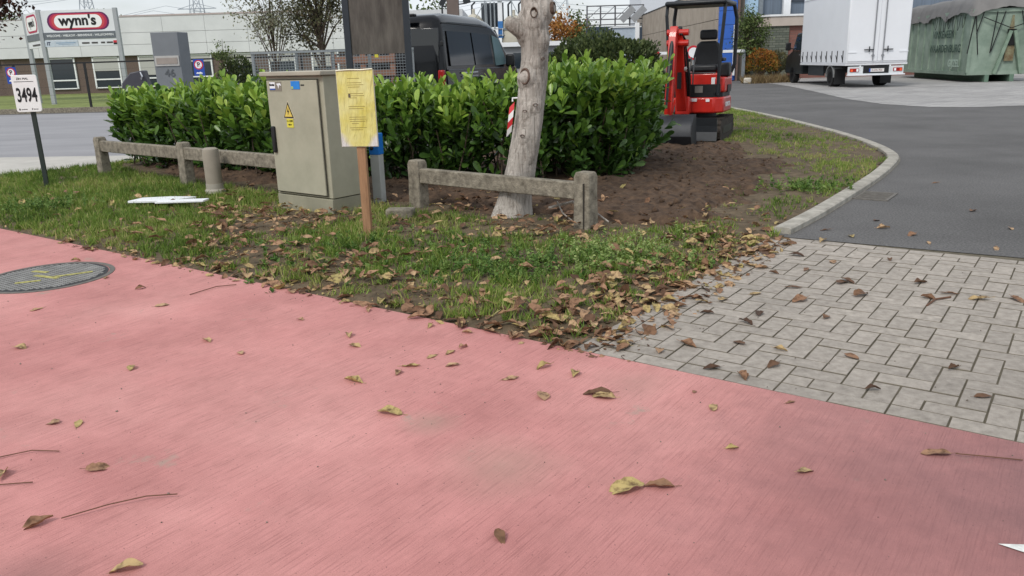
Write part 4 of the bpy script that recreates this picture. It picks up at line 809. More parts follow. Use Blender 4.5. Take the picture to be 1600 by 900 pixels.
bm_ = MB().prism([(-.58, .55), (-.74, .52), (-.86, .80), (-.98, 1.25), (-1.12, 1.60), (-1.19, 1.76), (-1.08, 1.80), (-.96, 1.66), (-.80, 1.36), (-.66, .95)], -.21, -.05, 'x').build('boom', red_pt, ex, .015)
for z in (1.76, 1.60): MB().lathe([(.05, -.30), (.05, .04)], 12, (0, -1.14, z), Matrix.Rotation(R_(90), 3, 'Y')).build('boom_pin', red_pt, bm_)
MB().tube([(-.03, -.62, .78), (-.02, -.78, 1.14)], .035, 10).tube([(-.02, -.78, 1.14), (-.02, -.95, 1.46)], .02, 8).build('boom_cylinder', black_pl, bm_)
MB().tube([(-.13, -1.02, 1.84), (-.13, -.86, 1.6)], .04, 10).build('arm_cylinder', black_pl, bm_)
MB().lathe([(.035, 0), (.045, .03), (0, .04)], 10, (-.04, -1.0, 1.20), Matrix.Rotation(R_(90), 3, 'Y')).build('work_lamp', mat('lamp chrome', (200, 200, 200), .2, metal=.9), bm_)
ar = MB().prism([(-1.08, 1.82), (-1.22, 1.86), (-1.32, 1.70), (-1.52, .62), (-1.50, .48), (-1.42, .48), (-1.36, .66), (-1.16, 1.62)], -.24, -.12, 'x').build('dipper_arm', red_pt, ex, .012)
MB().tube([(-.18, -1.30, 1.62), (-.18, -1.52, 1.05)], .04, 10).tube([(-.18, -1.52, 1.05), (-.18, -1.62, .62)], .02, 8).build('bucket_cylinder', black_pl, ar)
bk_p = [(-1.42, .52), (-1.60, .50), (-1.74, .36), (-1.78, .20), (-1.70, .06), (-1.52, .01), (-1.30, .02), (-1.30, .035), (-1.50, .04), (-1.66, .09), (-1.74, .20), (-1.70, .34), (-1.58, .46), (-1.42, .49)]
bkm = mat('worn bucket steel', (46, 48, 52), .5, .25, 9, metal=.3); bk = MB().prism(bk_p, -.32, .24, 'x').build('bucket', bkm, ex, .006)
sp_ = [(-1.42, .52), (-1.60, .50), (-1.74, .36), (-1.78, .20), (-1.70, .06), (-1.52, .01), (-1.30, .02), (-1.36, .25)]
MB().prism(sp_, -.33, -.315, 'x').build('side_plate', bkm, bk); MB().prism(sp_, .235, .25, 'x').build('side_plate', bkm, bk)
for k in range(4): BX('tooth', galv, bk, -.27+k*.155, -1.27, .025, .06, .10, .025)
for x, z in ((-.03, 0), (.0, .03)): MB().tube([(x-.02, -.60, .62), (x, -.80, .95+z), (x-.01, -.98, 1.35+z), (x-.03, -1.06, 1.66), (x-.06, -1.2, 1.74)], .014, 6).build('hydraulic_hose', black_pl, bm_)
MB().tube([(-.24, -.62, .66), (-.25, -.72, .5), (-.2, -.62, .42)], .02, 6).build('hydraulic_hose', black_pl, ex)
BX('boom_decal', mat('dark decal', (40, 34, 34), .5), bm_, -.13, -.955, 1.02, .07, .012, .26)
MB().box(.5, .02, .86, .05, .34, .12).build('grille', black_pl, ex)
# ---- rounded fine-leaved bush
def dome_bush(name, label, x, y, rx, ry, h, n, ls, mt, cat='bush', lumps=5, stemm=None, tone=(.1, .9)):
    t = thing(name, label, cat, (x, y, 0)); q = rdirs(n, -.25); rad = np.array([(.80+.20*mnoise.noise(Vector(d*2.2)+Vector((x, 0, 0)))+.10*mnoise.noise(Vector(d*lumps)+Vector((0, y, 0)))) for d in q])*np.where(nr.rand(n) < .75, nr.uniform(.86, 1.04, n), nr.uniform(.3, .9, n))
    p = q*rad[:, None]*np.array([rx, ry, h*.62]); p[:, 2] += h*.42; p[:, 2] = np.maximum(p[:, 2], .05)
    d = unit(q*.7+rdirs(n)*.6+np.array([0, 0, .5])); stuff(inst('foliage', SMALL, p, frames(d, rdirs(n)), ls*nr.uniform(.6, 1.4, n), np.clip(nr.normal(.45, .22, n)+.25*q[:, 2], 0, 1), mt, t))
    s = MB()
    for k in range(26):
        e = Vector(rdirs(1, .1)[0]); s.tube([(0, 0, 0), (e.x*rx*.4, e.y*ry*.4, h*.35), (e.x*rx*.85, e.y*ry*.85, h*(.35+.5*e.z))], [.03, .018, .006], 5)
    s.build('stems', stemm or bark_b, t); return t
yew = leaf_mat('dark bush leaves', [(30, 40, 24), (48, 62, 34), (70, 84, 46), (98, 108, 66)], .6, .2, .3)
dome_bush('rounded_bush', 'dark rounded fine-leaved bush behind the laurel hedge, left of the excavator', 1.98, 17.0, 1.65, 1.2, 1.95, 17000, .075, yew)
# ---- information board (blank back) on two posts
ib = thing('display_board', 'weathered blank grey board between two dark steel posts behind the cabinet', 'board', (-1.70, 11.25, 0))
BX('board', mat('weathered grey plywood', (84, 78, 74), .9, .25, 4, bump=.3, bsc=40, stretch=(3, 3, .6), c2=(106, 100, 94)), ib, 0, 0, 2.12, .72, .03, 1.14)
for x in (-.40, .40): BX('post', mat('dark blue grey steel', (44, 50, 58), .5), ib, x, 0, 1.36, .085, .07, 2.76, bevel=.006)
BX('top_beam', MATS['dark blue grey steel'], ib, 0, 0, 2.72, .715, .06, .06); BX('yellow_tag', mat('label yellow', (210, 200, 70)), ib, -.03, -.02, 1.525, .05, .006, .04)
# ---- galvanised mesh panel with a pallet behind
gf = thing('mesh_fence_panel', 'galvanised steel mesh fence panel behind the cabinet and hedge', 'fence', (-2.95, 14.3, 0), R_(1))
for x in (-1.36, -.62, 0, .62, 1.36): BX('post', galv, gf, x, 0, .83, .05, .05, 1.66)
BX('top_rail', galv, gf, 0, -.03, 1.66, 2.78, .03, .035); w = MB()
for k in range(22): w.box(0, -.03, .62+k*.047, 2.72, .008, .008)
for k in range(56): w.box(-1.34+k*.0487, -.036, 1.12, .006, .006, 1.05)
stuff(w.build('wire_mesh', galv, gf))
pt = thing('wooden_pallet', 'brown wooden pallet standing upright behind the mesh panel', 'pallet', (-2.55, 14.9, .35), R_(-2)); pw = mat('pallet wood', (142, 106, 88), .85, .2, 5, stretch=(1, 1, 6))
for k in range(4): BX('slat', pw, pt, 0, 0, .45+k*.235, 1.15, .022, .11)
for x in (-.53, 0, .53): BX('bearer', pw, pt, x, .06, .8, .09, .09, .92)
# ---- black van
vn = thing('black_van', 'black panel van parked beyond the hedge, seen from its rear corner', 'van', (-2.04, 15.55, 0), R_(-16.5))
vblk = mat('black van paint', (7, 9, 12), .18, .08, 2, coat=.1, spec=.3)
side = [(0, .42), (-.02, 1.05), (.02, 1.55), (.10, 2.10), (.22, 2.26), (.6, 2.31), (2.6, 2.32), (3.3, 2.25), (3.7, 2.10), (4.35, 1.50), (5.0, 1.28), (5.25, 1.0), (5.28, .42)]
vs = []; n = len(side)
for (xx, sc_, zt) in ((-.95, 0, 0), (-.98, .0, 0), (.98, 0, 0), (.95, 0, 0)): pass
for k, x in enumerate((-1, -.72, .72, 1)):
    for y, z in side:
        wz = .97-max(0, z-1.2)*.13; e = 1 if abs(x) == 1 else 0; cy = min(max(y, 0), 5.28)
        vs.append((x*wz if e else x*1.15*wz, y+(.06 if e and y < .2 else (-.06 if e and y > 4.9 else 0)), z-(.07 if e and z > 2.0 else 0)))
fs = [(k*n+i, k*n+(i+1) % n, (k+1)*n+(i+1) % n, (k+1)*n+i) for k in range(3) for i in range(n)]+[tuple(range(n)), tuple(3*n+i for i in range(n-1, -1, -1))]
bd = MB().add(vs, fs).build('body', vblk, vn, .09, seg=4)
def vside(name, pts, mt, off=0, th=.012, par=None):
    """plate on the van's right side following its tumblehome"""
    mb = MB(); a = [((.97-max(0, z-1.2)*.13)+off, y, z) for y, z in pts]; b_ = [(x+th, y, z) for x, y, z in a]; k = len(a)
    mb.add(a+b_, [tuple(range(k)), tuple(range(2*k-1, k-1, -1))]+[(i, k+i, k+(i+1) % k, (i+1) % k) for i in range(k)]); return mb.build(name, mt, par or vn)
vpan = glass_mat('van side glass', (10, 13, 17), .08)
vside('side_panel', [(.35, 1.35), (1.75, 1.35), (1.75, 1.98), (.40, 1.98)], vpan); vside('side_panel', [(1.83, 1.35), (3.05, 1.35), (2.98, 1.97), (1.83, 1.98)], vpan)
vside('front_window', [(3.22, 1.32), (4.12, 1.35), (3.66, 1.90), (3.22, 1.96)], glass_mat('van door glass', (110, 136, 138), .05)); chrome = mat('chrome strip', (190, 192, 196), .25, .05, metal=.8)
for z in (1.20, 1.13): vside('trim_strip', [(.9, z), (1.9, z), (1.9, z+.025), (.9, z+.025)], chrome)
vside('body_crease', [(.2, 1.265), (3.9, 1.265), (3.9, 1.285), (.2, 1.285)], mat('van moulding', (70, 76, 82), .3)); vside('door_rail', [(.25, 2.12), (3.0, 2.12), (3.0, 2.135), (.25, 2.135)], black_pl)
for x in (-.46, .46): MB().box(x, -.035, 1.72, .78, .02, .62).build('rear_window', glass_mat('van rear glass', (20, 23, 27), .1), vn, .03).rotation_euler = (R_(-3), 0, 0)
BX('door_seam', black_pl, vn, 0, -.028, 1.2, .012, .02, 1.4); BX('rear_bumper', black_pl, vn, 0, -.08, .52, 1.86, .18, .24, bevel=.04)
for x in (-.90, .90): BX('tail_light', mat('red lens', (150, 24, 22), .25), vn, x, .0, 1.10, .12, .10, .36, bevel=.02)
BX('hinge', black_pl, vn, .93, .0, 1.75, .05, .06, .09, bevel=.01); BX('roof_spoiler', black_pl, vn, -.1, -.02, 2.26, 1.1, .16, .05, bevel=.02)
MB().quad((-.78, 3.80, 2.06), (.78, 3.80, 2.06), (.84, 4.36, 1.53), (-.84, 4.36, 1.53)).build('windscreen', glass_d, vn).location = (0, .03, .03)
for x in (-1.08, 1.08): BX('mirror', black_pl, vn, x, 3.95, 1.42, .20, .12, .28, bevel=.04)
for x in (-.82, .82):
    for y in (.95, 4.3): wheel(vn, x, y, .34, .24)
# ---- stele 46, dark letter box
stl = thing('address_stele', 'tall grey metal stele with letter slot and the number 46', 'stele', (-8.65, 21.6, 0), R_(8)); stm = mat('grey stele paint', (116, 120, 124), .5, .06, 3)
MB().prism([(-.36, -.22), (.30, -.26), (.46, .20), (-.30, .25)], 0, 2.36, 'z').build('body', stm, stl, .01); BX('slot_frame', mat('pale slot frame', (176, 174, 170), .5), stl, -.03, -.245, 1.66, .60, .04, .25, rz=-.06); BX('slot', mat('slot panel', (150, 140, 132), .6), stl, -.03, -.262, 1.66, .52, .03, .15, rz=-.06)
text(stl, 'number', '46', .26, (.0, -.252, 1.35), mat('number grey', (84, 88, 92), .5), rot=(R_(90), 0, R_(-3.5)), bold=.003)
lbx = thing('letter_box', 'dark grey sloping letter box on a black stand behind the hedge end', 'letter box', (-7.35, 16.6, 0), R_(10)); drk = mat('dark grey metal', (66, 66, 74), .45, .1, 6)
MB().prism([(-.30, 1.02), (-.28, 1.20), (-.10, 1.40), (.16, 1.44), (.22, 1.08)], -.16, .16, 'y').build('box', drk, lbx, .02); MB().tube([(.10, -.17, 1.40), (.13, -.2, 1.32), (.10, -.17, 1.27)], .018, 6).build('latch', chrome, lbx)
MB().bar((-.38, 0, .0), (-.32, 0, 1.05), .06).bar((.05, 0, 1.05), (.46, 0, .55), .06).bar((.46, 0, .55), (.1, 0, 0), .05).build('stand', black_pl, lbx)
MB().tube([(.1, .1, .75), (.22, .1, .95), (.1, .1, 1.02), (-.02, .1, .9)], .03, 8).build('chain_loop', black_pl, lbx)

# ================================================================ LEFT BACKGROUND
# ---- steel railing fence along the side road
lf = thing('steel_fence', 'long low black steel fence on a concrete kerb across the side road', 'fence', (-19, 31.4, 0), R_(-3)); blk = mat('black fence paint', (26, 27, 29), .5)
BX('kerb_base', concrete, lf, -1, .0, .08, 34, .18, .20)
for k in range(13): BX('post', blk, lf, -16+k*2.75, 0, .95, .075, .06, 1.72)
BX('top_rail', blk, lf, -1, 0, 1.80, 34, .05, .055); w = MB()
for z in (.35, .65, .95, 1.25, 1.55): w.box(-1, .02, z, 33.8, .006, .006)
stuff(w.build('wires', blk, lf))
pb = mat('sign blue', (36, 72, 160), .5); prd = mat('sign red', (196, 44, 56), .5)
def psign(loc, label):
    s = thing('no_parking_sign', label, 'sign', loc, R_(-3)); p = BX('panel', pb, s, 0, 0, 0, .40, .015, .60); M = Matrix.Rotation(R_(90), 3, 'X')
    MB().lathe([(0, 0), (.17, 0), (.17, .004), (0, .004)], 24, (0, -.008, .10), M).build('red_ring', prd, p); MB().lathe([(0, 0), (.13, 0), (.13, .004), (0, .004)], 24, (0, -.013, .10), M).build('white_disc', white_pt, p)
    text(p, 'letter', 'P', .22, (0, -.019, .10), black_ink, bold=.006); MB().bar((-.10, -.021, .20), (.10, -.021, .0), .003, .03, (0, 1, 0)).build('slash', prd, p); MB().prism([(-.13, -.2), (-.08, -.16), (-.02, -.18), (.03, -.15), (.13, -.2), (.1, -.22), (-.12, -.22)], -.011, -.009, 'y').build('tow_symbol', white_pt, p); return s
psign((-11.35, 30.85, 1.50), 'blue no parking sign on the black fence right of the grey stele'); psign((-18.55, 31.25, 1.42), 'blue no parking sign on the fence just above the 3494 sign')
# ---- totem sign with two faces
ws = thing('company_sign', 'large white two-faced company sign on three grey steel posts', 'sign', (-21.15, 38.6, 0)); sgm = mat('grey sign post', (160, 164, 168), .45, .05); swt = mat('sign white', (216, 219, 222), .5, .04, 2)
def rrect(w_, h_, n=10): r = h_/2; return [(w_/2-r+r*math.cos(a), r*math.sin(a)) for a in [R_(-90+180*k/n) for k in range(n+1)]]+[(-w_/2+r+r*math.cos(a), r*math.sin(a)) for a in [R_(90+180*k/n) for k in range(n+1)]]
def face(par, w_, main):
    p = BX('face', swt, par, w_/2, 0, 3.42, w_, .08, 1.58)
    for k, (ww, hh_, c) in enumerate(((.82, .78, (96, 28, 84)), (.765, .70, (176, 40, 78)), (.70, .64, (196, 72, 76)), (.63, .56, (238, 238, 238)))):
        o = MB().prism(rrect(w_*ww, hh_), -.045-.004*k, -.042-.004*k, 'y').build('logo_ring' if k < 3 else 'logo_field', mat('logo %d' % k, c, .5, .03), p); o.location = (w_/2+.02*w_/3.5, 0, 3.71)
    text(p, 'lettering', "wynn's", .62 if main else .5, (w_/2, -.062, 3.74), black_ink, sx=1.0 if main else .75, bold=.022)
    BX('grey_band', mat('sign grey band', (100, 106, 112), .5), p, w_/2+.02, -.05, 3.10, w_-.1, .03, .30)
    text(p, 'lettering', 'WELCOME - WELKOM - BIENVENUE - WILLKOMMEN', .13 if main else .11, (w_/2+.02, -.068, 3.10), white_pt, bold=.002); b2 = BX('lower_band', mat('sign pale blue', (186, 196, 206), .5), p, w_*.24, -.05, 2.76, w_*.44, .03, .27)
    text(b2, 'lettering', 'iT', .20, (.25 if main else .3, -.068, 2.76), mat('navy print', (30, 34, 70), .5), bold=.008); MB().box(w_*.30, -.066, 2.79, w_*.26, .003, .03).box(w_*.30, -.066, 2.73, w_*.20, .003, .02).build('print_lines', mat('blue grey print', (110, 140, 170), .5), b2)
    for x, ww in ((.56, .11), (.68, .09), (.79, .06), (.88, .09)): BX('partner_name', mat('partner print', (70, 66, 66), .6), p, w_*x, -.046, 2.76, w_*ww*.9, .008, .07)
    BX('partner_mark', prd, p, w_*.955, -.046, 2.79, .18, .008, .10); BX('partner_mark', black_ink, p, w_*.955, -.046, 2.70, .18, .008, .07)
face(ws, 3.45, True)
wl = bpy.data.objects.new('side_panel', None); C.objects.link(wl); wl.parent = ws
# second face runs back from the middle post
sf = BX('side_face', swt, ws, -1.08, 1.28, 3.42, 3.0, .08, 1.58, rz=R_(-50)); bpy.data.objects.remove(wl)
sm = Matrix.Rotation(R_(-50), 4, 'Z'); sm.translation = (-1.08, 1.28, 0)
def on_side(o): o.matrix_basis = sm @ o.matrix_basis; return o
for k, (ww, hh_, c) in enumerate(((2.3, .80, None), (2.05, .62, None))): on_side(MB().prism(rrect(ww, hh_), -.05-.006*k, -.044-.006*k, 'y').build('logo_ring', MATS['logo %d' % (1, 3)[k]], sf)).location += Vector((0, 0, 3.72))
o = text(sf, 'lettering', "wynn's", .46, (0, -.062, 3.74), black_ink, bold=.018); o.matrix_basis = sm @ Matrix.LocRotScale(o.location, o.rotation_euler, o.scale)
on_side(MB().box(0, -.05, 3.10, 2.9, .03, .30).build('grey_band', MATS['sign grey band'], sf)); on_side(MB().box(.3, -.05, 2.76, 1.6, .02, .07).build('print_lines', MATS['partner print'], sf))
for x, y in ((-.02, -.0), (3.47, 0), (-2.1, 2.5)): BX('post', sgm, ws, x, y, 2.12, .17, .17, 4.26)
# ---- office building with brick piers and roller shutters
ob = thing('office_building', 'long white clad office building with brown brick piers and shuttered windows', 'building', (0, 58, 0)); brk = mat('brown brick', (96, 82, 76), .9, .25, 12, bump=.4, bsc=30, stretch=(1, 1, 3), c2=(122, 106, 98)); wcl = mat('white wall cladding', (210, 212, 214), .7, .06, .6, c2=(220, 221, 223))
BX('wall', brk, ob, -22, 6, 1.25, 26, 12, 2.5); BX('wall', brk, ob, -41, 6.3, 1.25, 12, 12, 2.5)
for k in range(9):
    for (z0, z1) in ((2.52, 3.22), (3.24, 4.0), (4.02, 5.0)): BX('cladding_panel', wcl, ob, -33.55+k*2.9, 5.9, (z0+z1)/2, 2.88, 12.3, z1-z0)
BX('low_cladding', wcl, ob, -41, 6.0, 3.1, 11.9, 12.3, 1.2); BX('roof_edge', mat('roof edge grey', (160, 156, 154), .7), ob, -22, 6, 5.04, 26.2, 12.5, .06); BX('roof_unit', mat('rusty roof grey', (170, 156, 150), .8), ob, -22, 8, 5.3, 14, 4, .5); BX('roof_gable', mat('dark roof', (96, 100, 98), .8), ob, -12, 9, 5.25, 3.2, 5, .45)
for i, (x0, x1, sh_) in enumerate(((-34.8, -33.2, .35), (-31.6, -29.9, .0), (-28.6, -26.8, .6), (-25.4, -23.7, .85), (-22.2, -20.4, .3), (-19.4, -17.5, .5), (-16.4, -14.6, .4), (-13.4, -11.6, .7))):
    w_ = x1-x0; wd = MB().box((x0+x1)/2, -.02 if i else .22, 1.43, w_, .08, 2.02).build('window', glass_d, ob); y0 = -.05 if i else .19
    MB().box(x0, y0-.02, 1.43, .10, .10, 2.1).box(x1, y0-.02, 1.43, .10, .10, 2.1).box((x0+x1)/2, y0-.02, 2.44, w_, .10, .08).box((x0+x1)/2, y0-.02, .42, w_, .10, .07).box((x0+x1)/2, y0-.02, .98, w_, .09, .09).build('frame', white_pt, wd)
    if sh_: BX('roller_shutter', mat('grey roller shutter', (178, 178, 174), .6, .1, 30, stretch=(.3, .3, 8)), wd, (x0+x1)/2, y0-.03, 2.40-.72*sh_, w_-.1, .06, 1.4*sh_)
# ---- trees and shrubs of the background
def tree(name, label, x, y, h, cr, cz, nl, ls, mt, trunk_r=.09, limbs=9, clump=.45, sub=5, group=None, barkmt=None, flat=1.0):
    t = thing(name, label, 'tree', (x, y, 0), 0, group); bk_ = barkmt or bark_b
    MB().tube([(0, 0, -.1), (.05, .03, h*.3), (-.04, .02, h*.6), (.02, 0, h*.88)], [trunk_r, trunk_r*.8, trunk_r*.5, trunk_r*.15], 8).build('trunk', bk_, t); br = MB(); tips = []
    for k in range(limbs):
        a = k*2.4+rng.random(); z0 = h*rng.uniform(.22, .62); e = Vector(rdirs(1, -.3)[0]); p1 = Vector((e.x*cr, e.y*cr, cz+e.z*(h-cz)*.95*flat)); p0 = Vector((0, 0, min(z0, p1.z*.8))); mid = p0.lerp(p1, .5)+Vector((0, 0, .12*h*.3)); br.tube([p0, mid, p1], [trunk_r*.45, trunk_r*.28, trunk_r*.08], 5)
        for s in range(sub):
            tt = rng.uniform(.35, 1); b0 = p0.lerp(p1, tt)+Vector((0, 0, .12*h*.3*4*tt*(1-tt)*.8)); b1 = b0+Vector(rdirs(1, -.2)[0])*cr*rng.uniform(.25, .55); br.tube([b0, b1], [trunk_r*.14, trunk_r*.04], 4); tips += [b1, b0.lerp(b1, .6)]
    br.build('limbs', bk_, t); n = nl; c = np.array([tuple(tips[i]) for i in nr.randint(0, len(tips), n)]); p = c+nr.normal(0, clump*cr*.5, (n, 3))
    stuff(inst('crown', SMALL, p, frames(rdirs(n), rdirs(n)), ls*nr.uniform(.6, 1.4, n), np.clip(nr.normal(.45, .25, n), 0, 1), mt, t)); return t
copper = leaf_mat('copper leaves', [(36, 22, 24), (60, 34, 34), (84, 48, 44), (104, 70, 58)], .6, .2, .3); olive = leaf_mat('sparse leaves', [(52, 54, 38), (78, 80, 54), (104, 104, 72), (130, 116, 84)], .6, .2, .3)
pale_l = leaf_mat('pale sparse leaves', [(84, 86, 66), (120, 122, 96), (150, 150, 122), (110, 100, 76)], .6, .3, .3); green = leaf_mat('mid green leaves', [(46, 60, 32), (74, 92, 48), (104, 120, 66), (134, 146, 90)], .6, .25, .3); orange = leaf_mat('autumn leaves', [(120, 80, 44), (160, 106, 54), (184, 130, 66), (150, 140, 70)], .6, .25, .3); rust = leaf_mat('rust and yellow leaves', [(74, 88, 40), (104, 104, 46), (150, 116, 52), (176, 112, 54), (130, 84, 48)], .6, .25, .3)
tree('copper_tree', 'dark copper-red leaved tree at the upper left edge', -27.3, 44, 9.5, 2.3, 6.0, 8000, .22, copper, .2)
tree('sparse_tree', 'thin sparse-leaved young tree above the mesh panel', -7.45, 27, 4.4, 1.0, 3.1, 2300, .085, pale_l, .05, 16, .35)
tree('sparse_tree', 'denser dark branched tree directly left of the blank board', -6.05, 27.5, 5.2, 1.05, 3.0, 5200, .09, olive, .09, 20, .35, 7)
dome_bush('dark_shrub', 'dark shrub against the office wall left of the mesh panel', -9.0, 28, .9, .7, 1.9, 2500, .09, yew)
tree('slim_shrub', 'slim olive sapling beside the dark shrub at the office wall', -9.3, 27.6, 2.7, .45, 1.8, 700, .07, green, .03, 8, .3)
for x, y, h, lb in ((-62, 105, 9.2, 'small dark tree top over the roof behind the company sign'), (-50, 105, 8.2, 'tiny dark tree top above the office roof by the pylon'), (-11, 75, 7.8, 'round green tree behind the low white building'), (-7, 78, 6.8, 'yellowish tree just left of the brown chimney')): tree('distant_tree', lb, x, y, h, 2.0, h-2.2, 1300, .35, green, .15, 8, .5)
tree('distant_tree', 'orange autumn tree in the distance right of the trunk', 4.9, 82, 5.2, 2.0, 3.4, 1800, .3, orange, .15, 9, .5); tree('distant_tree', 'dark green tree in the distance beside the orange one', 7.3, 84, 5.6, 1.7, 3.6, 1800, .3, green, .15, 9, .5)
tree('slim_shrub', 'light green loose shrub between far trees and steel frame', 4.6, 44, 3.0, .9, 1.9, 1500, .13, green, .05, 9, .4)
# ---- lattice pylons and wires
pyl = mat('pylon steel', (158, 166, 174), .6, .05)
def pylon(x, y, h, wb, label):
    t = thing('lattice_pylon', label, 'pylon', (x, y, 0), 0, 'pylons on the horizon'); mb = MB(); lv = [0, .18, .34, .48, .60, .70, .79, .87, .94, 1]
    W_ = lambda q: wb*(1-q)**1.3*.5+.5
    for i in range(len(lv)-1):
        a, b_ = lv[i], lv[i+1]; wa, wb_ = W_(a), W_(b_)
        for sx in (-1, 1):
            for sy in (-1, 1): mb.bar((sx*wa, sy*wa, a*h), (sx*wb_, sy*wb_, b_*h), .22)
        for sy in (-1, 1): mb.bar((-wa, sy*wa, a*h), (wb_, sy*wb_, b_*h), .14); mb.bar((wa, sy*wa, a*h), (-wb_, sy*wb_, b_*h), .14); mb.bar((-wb_, sy*wb_, b_*h), (wb_, sy*wb_, b_*h), .14)
    mb.build('lattice_mast', pyl, t)
    for q, l_ in ((.50, 7), (.68, 8.5), (.84, 6.5)): MB().bar((-l_, 0, q*h), (l_, 0, q*h), .28).bar((-l_, 0, q*h), (0, 0, q*h+1.8), .16).bar((l_, 0, q*h), (0, 0, q*h+1.8), .16).build('cross_arm', pyl, t)
pylon(-152, 310, 44, 7, 'left lattice pylon above the office roof'); pylon(-112, 310, 46, 7, 'lattice pylon above the thin sparse tree'); pylon(20, 300, 46, 9, 'lattice pylon seen just right of the tree trunk')
for k, (z, y) in enumerate(((37, 310), (31, 310), (22, 310))):
    for s_ in (-1, 1):
        P_ = [(-260+i*22, y+s_*6+3*k, z+1.2*s_+.0016*((i*22) % 132-66)**2-5) for i in range(16)]; tag(MB().tube(P_, .06, 4).build('power_line', pyl), '%s of the thin power lines strung between the distant pylons' % ('front lower', 'highest', 'second highest', 'third highest', 'lowest', 'second lowest')[2*k+(s_ > 0)], 'cable', 'overhead lines')
# ---- behind the van: white shed, brown column with lamp, process plant
BX('white_shed', mat('shed white', (206, 208, 210), .6, .05), None, -4.6, 44, 1.95, 5.2, 6, 3.9); tag(bpy.data.objects['white_shed'], 'low white flat-roofed shed behind the van', 'building')
tag(MB().box(-2.15, 36, 3.4, .50, .5, 6.8).box(-2.15, 36, .15, .7, .7, .3).build('brown_column', mat('brown render', (112, 100, 94), .85, .1, 3), None, .01), 'square brown column rising behind the van roof', 'column')
lp = thing('yard_lamp', 'small dark floodlight pair beside the brown column', 'lamp', (-2.6, 35.8, 0)); BX('pole', dark_steel, lp, 0, 0, 1.9, .07, .07, 3.8); MB().bar((-.05, 0, 3.75), (.12, 0, 4.0), .10, .22).build('head', dark_steel, lp); MB().bar((.9, 0, 3.86), (1.2, 0, 3.92), .09, .2).bar((.0, 0, 3.7), (1.05, 0, 3.8), .05).build('head', dark_steel, lp)
pp = thing('process_plant', 'steel process plant with two domed tanks and pipes behind the van', 'plant', (-.4, 64, 0)); tnk = mat('tank cream', (188, 182, 166), .5, .1, 2)
for x, r, z in ((-1.9, .78, 3.9), (1.15, .95, 3.75)):
    v_ = MB().lathe([(r*.3, z-2.4), (r*.96, z-1.6), (r, z-1.2), (r, z+.15), (r*.92, z+.5), (r*.55, z+.85), (.12, z+1.0), (.12, z+1.35), (0, z+1.35)], 20, (x, 0, 0)).build('tank', tnk, pp, smooth=True); MB().lathe([(r*1.06, z-.1), (r*1.06, z+.05)], 20, (x, 0, 0)).build('tank_flange', galv, v_)
BX('control_cabin', mat('dark plant panel', (66, 72, 78), .6), pp, -.45, .6, 4.8, 1.7, 1.2, 1.7); 
for x in (-.9, -.6, -.3): BX('riser_pipe', galv, pp, x, -.15, 4.75, .10, .1, 1.9)
BX('white_pipe', white_pt, pp, .12, -.4, 5.0, .34, .3, 1.6); BX('blue_pipe', mat('pipe blue', (60, 116, 176), .5), pp, .12, -.4, 3.7, .36, .32, 1.2)
fr = MB()
for x in (-3.0, -1.0, 1.0, 2.6): fr.box(x, -.6, 2.9, .09, .09, 5.8)
for z in (2.6, 3.3, 3.75, 5.75): fr.box(-.2, -.6, z, 5.8, .07, .07)
fr.bar((-3, -.6, 2.6), (-1, -.6, 5.7), .05).bar((1, -.6, 5.7), (2.6, -.6, 2.6), .05); fr.build('steel_frame', galv, pp); rl = MB()
for k in range(15): rl.box(-2.6+k*.36, -.7, 3.5, .04, .04, .55)
rl.build('railing', white_pt, pp)
for x, z in ((1.9, 5.4), (1.55, 5.5), (-2.0, 5.5), (.75, 5.5)): MB().tube([(x, 0, 4.4), (x, 0, z), (x+.25, 0, z+.25)], .07, 6).build('vent_pipe', dark_steel, pp)
lw = thing('low_building', 'low grey building with a white flat roof edge behind the rounded bush', 'building', (2.0, 56, 0)); BX('wall', mat('low grey wall', (150, 152, 154), .8), lw, 0, 1.5, 1.15, 7.4, 3, 2.3); BX('roof_edge', white_pt, lw, 0, 1.4, 2.45, 7.7, 3.4, .28)
for x in (-2.6, -.9, .8, 2.5): BX('window', glass_d, lw, x, -.01, 1.4, 1.1, .05, 1.0)
# ---- steel frame building and cabin
sb = thing('steel_frame_building', 'dark blue hall topped by an open steel frame in the distance', 'building', (9.9, 75, 0)); dbl = mat('dark blue wall', (62, 74, 88), .7, .08, 1); stf = mat('frame steel', (92, 92, 96), .6)
BX('wall', dbl, sb, .2, 2, 2.05, 4.9, 4, 4.1); f = MB()
for x in (-2.5, -1.3, 0, 1.3, 2.5): f.box(x, 0, 5.0, .12, .12, 1.75)
for z in (4.25, 4.7, 5.2, 5.85): f.box(0, 0, z, 5.1, .09, .09)
for x in (-2.5, -1.3, 0, 1.3): f.bar((x, 0, 4.7), (x+1.25, 0, 5.8), .05)
f.build('open_frame', stf, sb)
for x in (1.0, 2.0): MB().bar((x-.5, -.3, 4.55), (x+.6, -.3, 5.6), .6, .05, (0, 1, 0)).build('roof_plate', mat('grey roof plate', (150, 152, 154), .6), sb)
cb = thing('site_cabin', 'small pale blue-white cabin in front of the dark blue hall', 'cabin', (8.9, 62, 0)); BX('wall', mat('cabin pale', (172, 184, 196), .6), cb, 0, 0, 1.75, 1.9, 2, 3.5, bevel=.02); BX('corner_post', white_pt, cb, .75, -1.05, 1.9, .3, .2, 3.8); BX('roof', white_pt, cb, 0, 0, 3.53, 2.1, 2.2, .08)
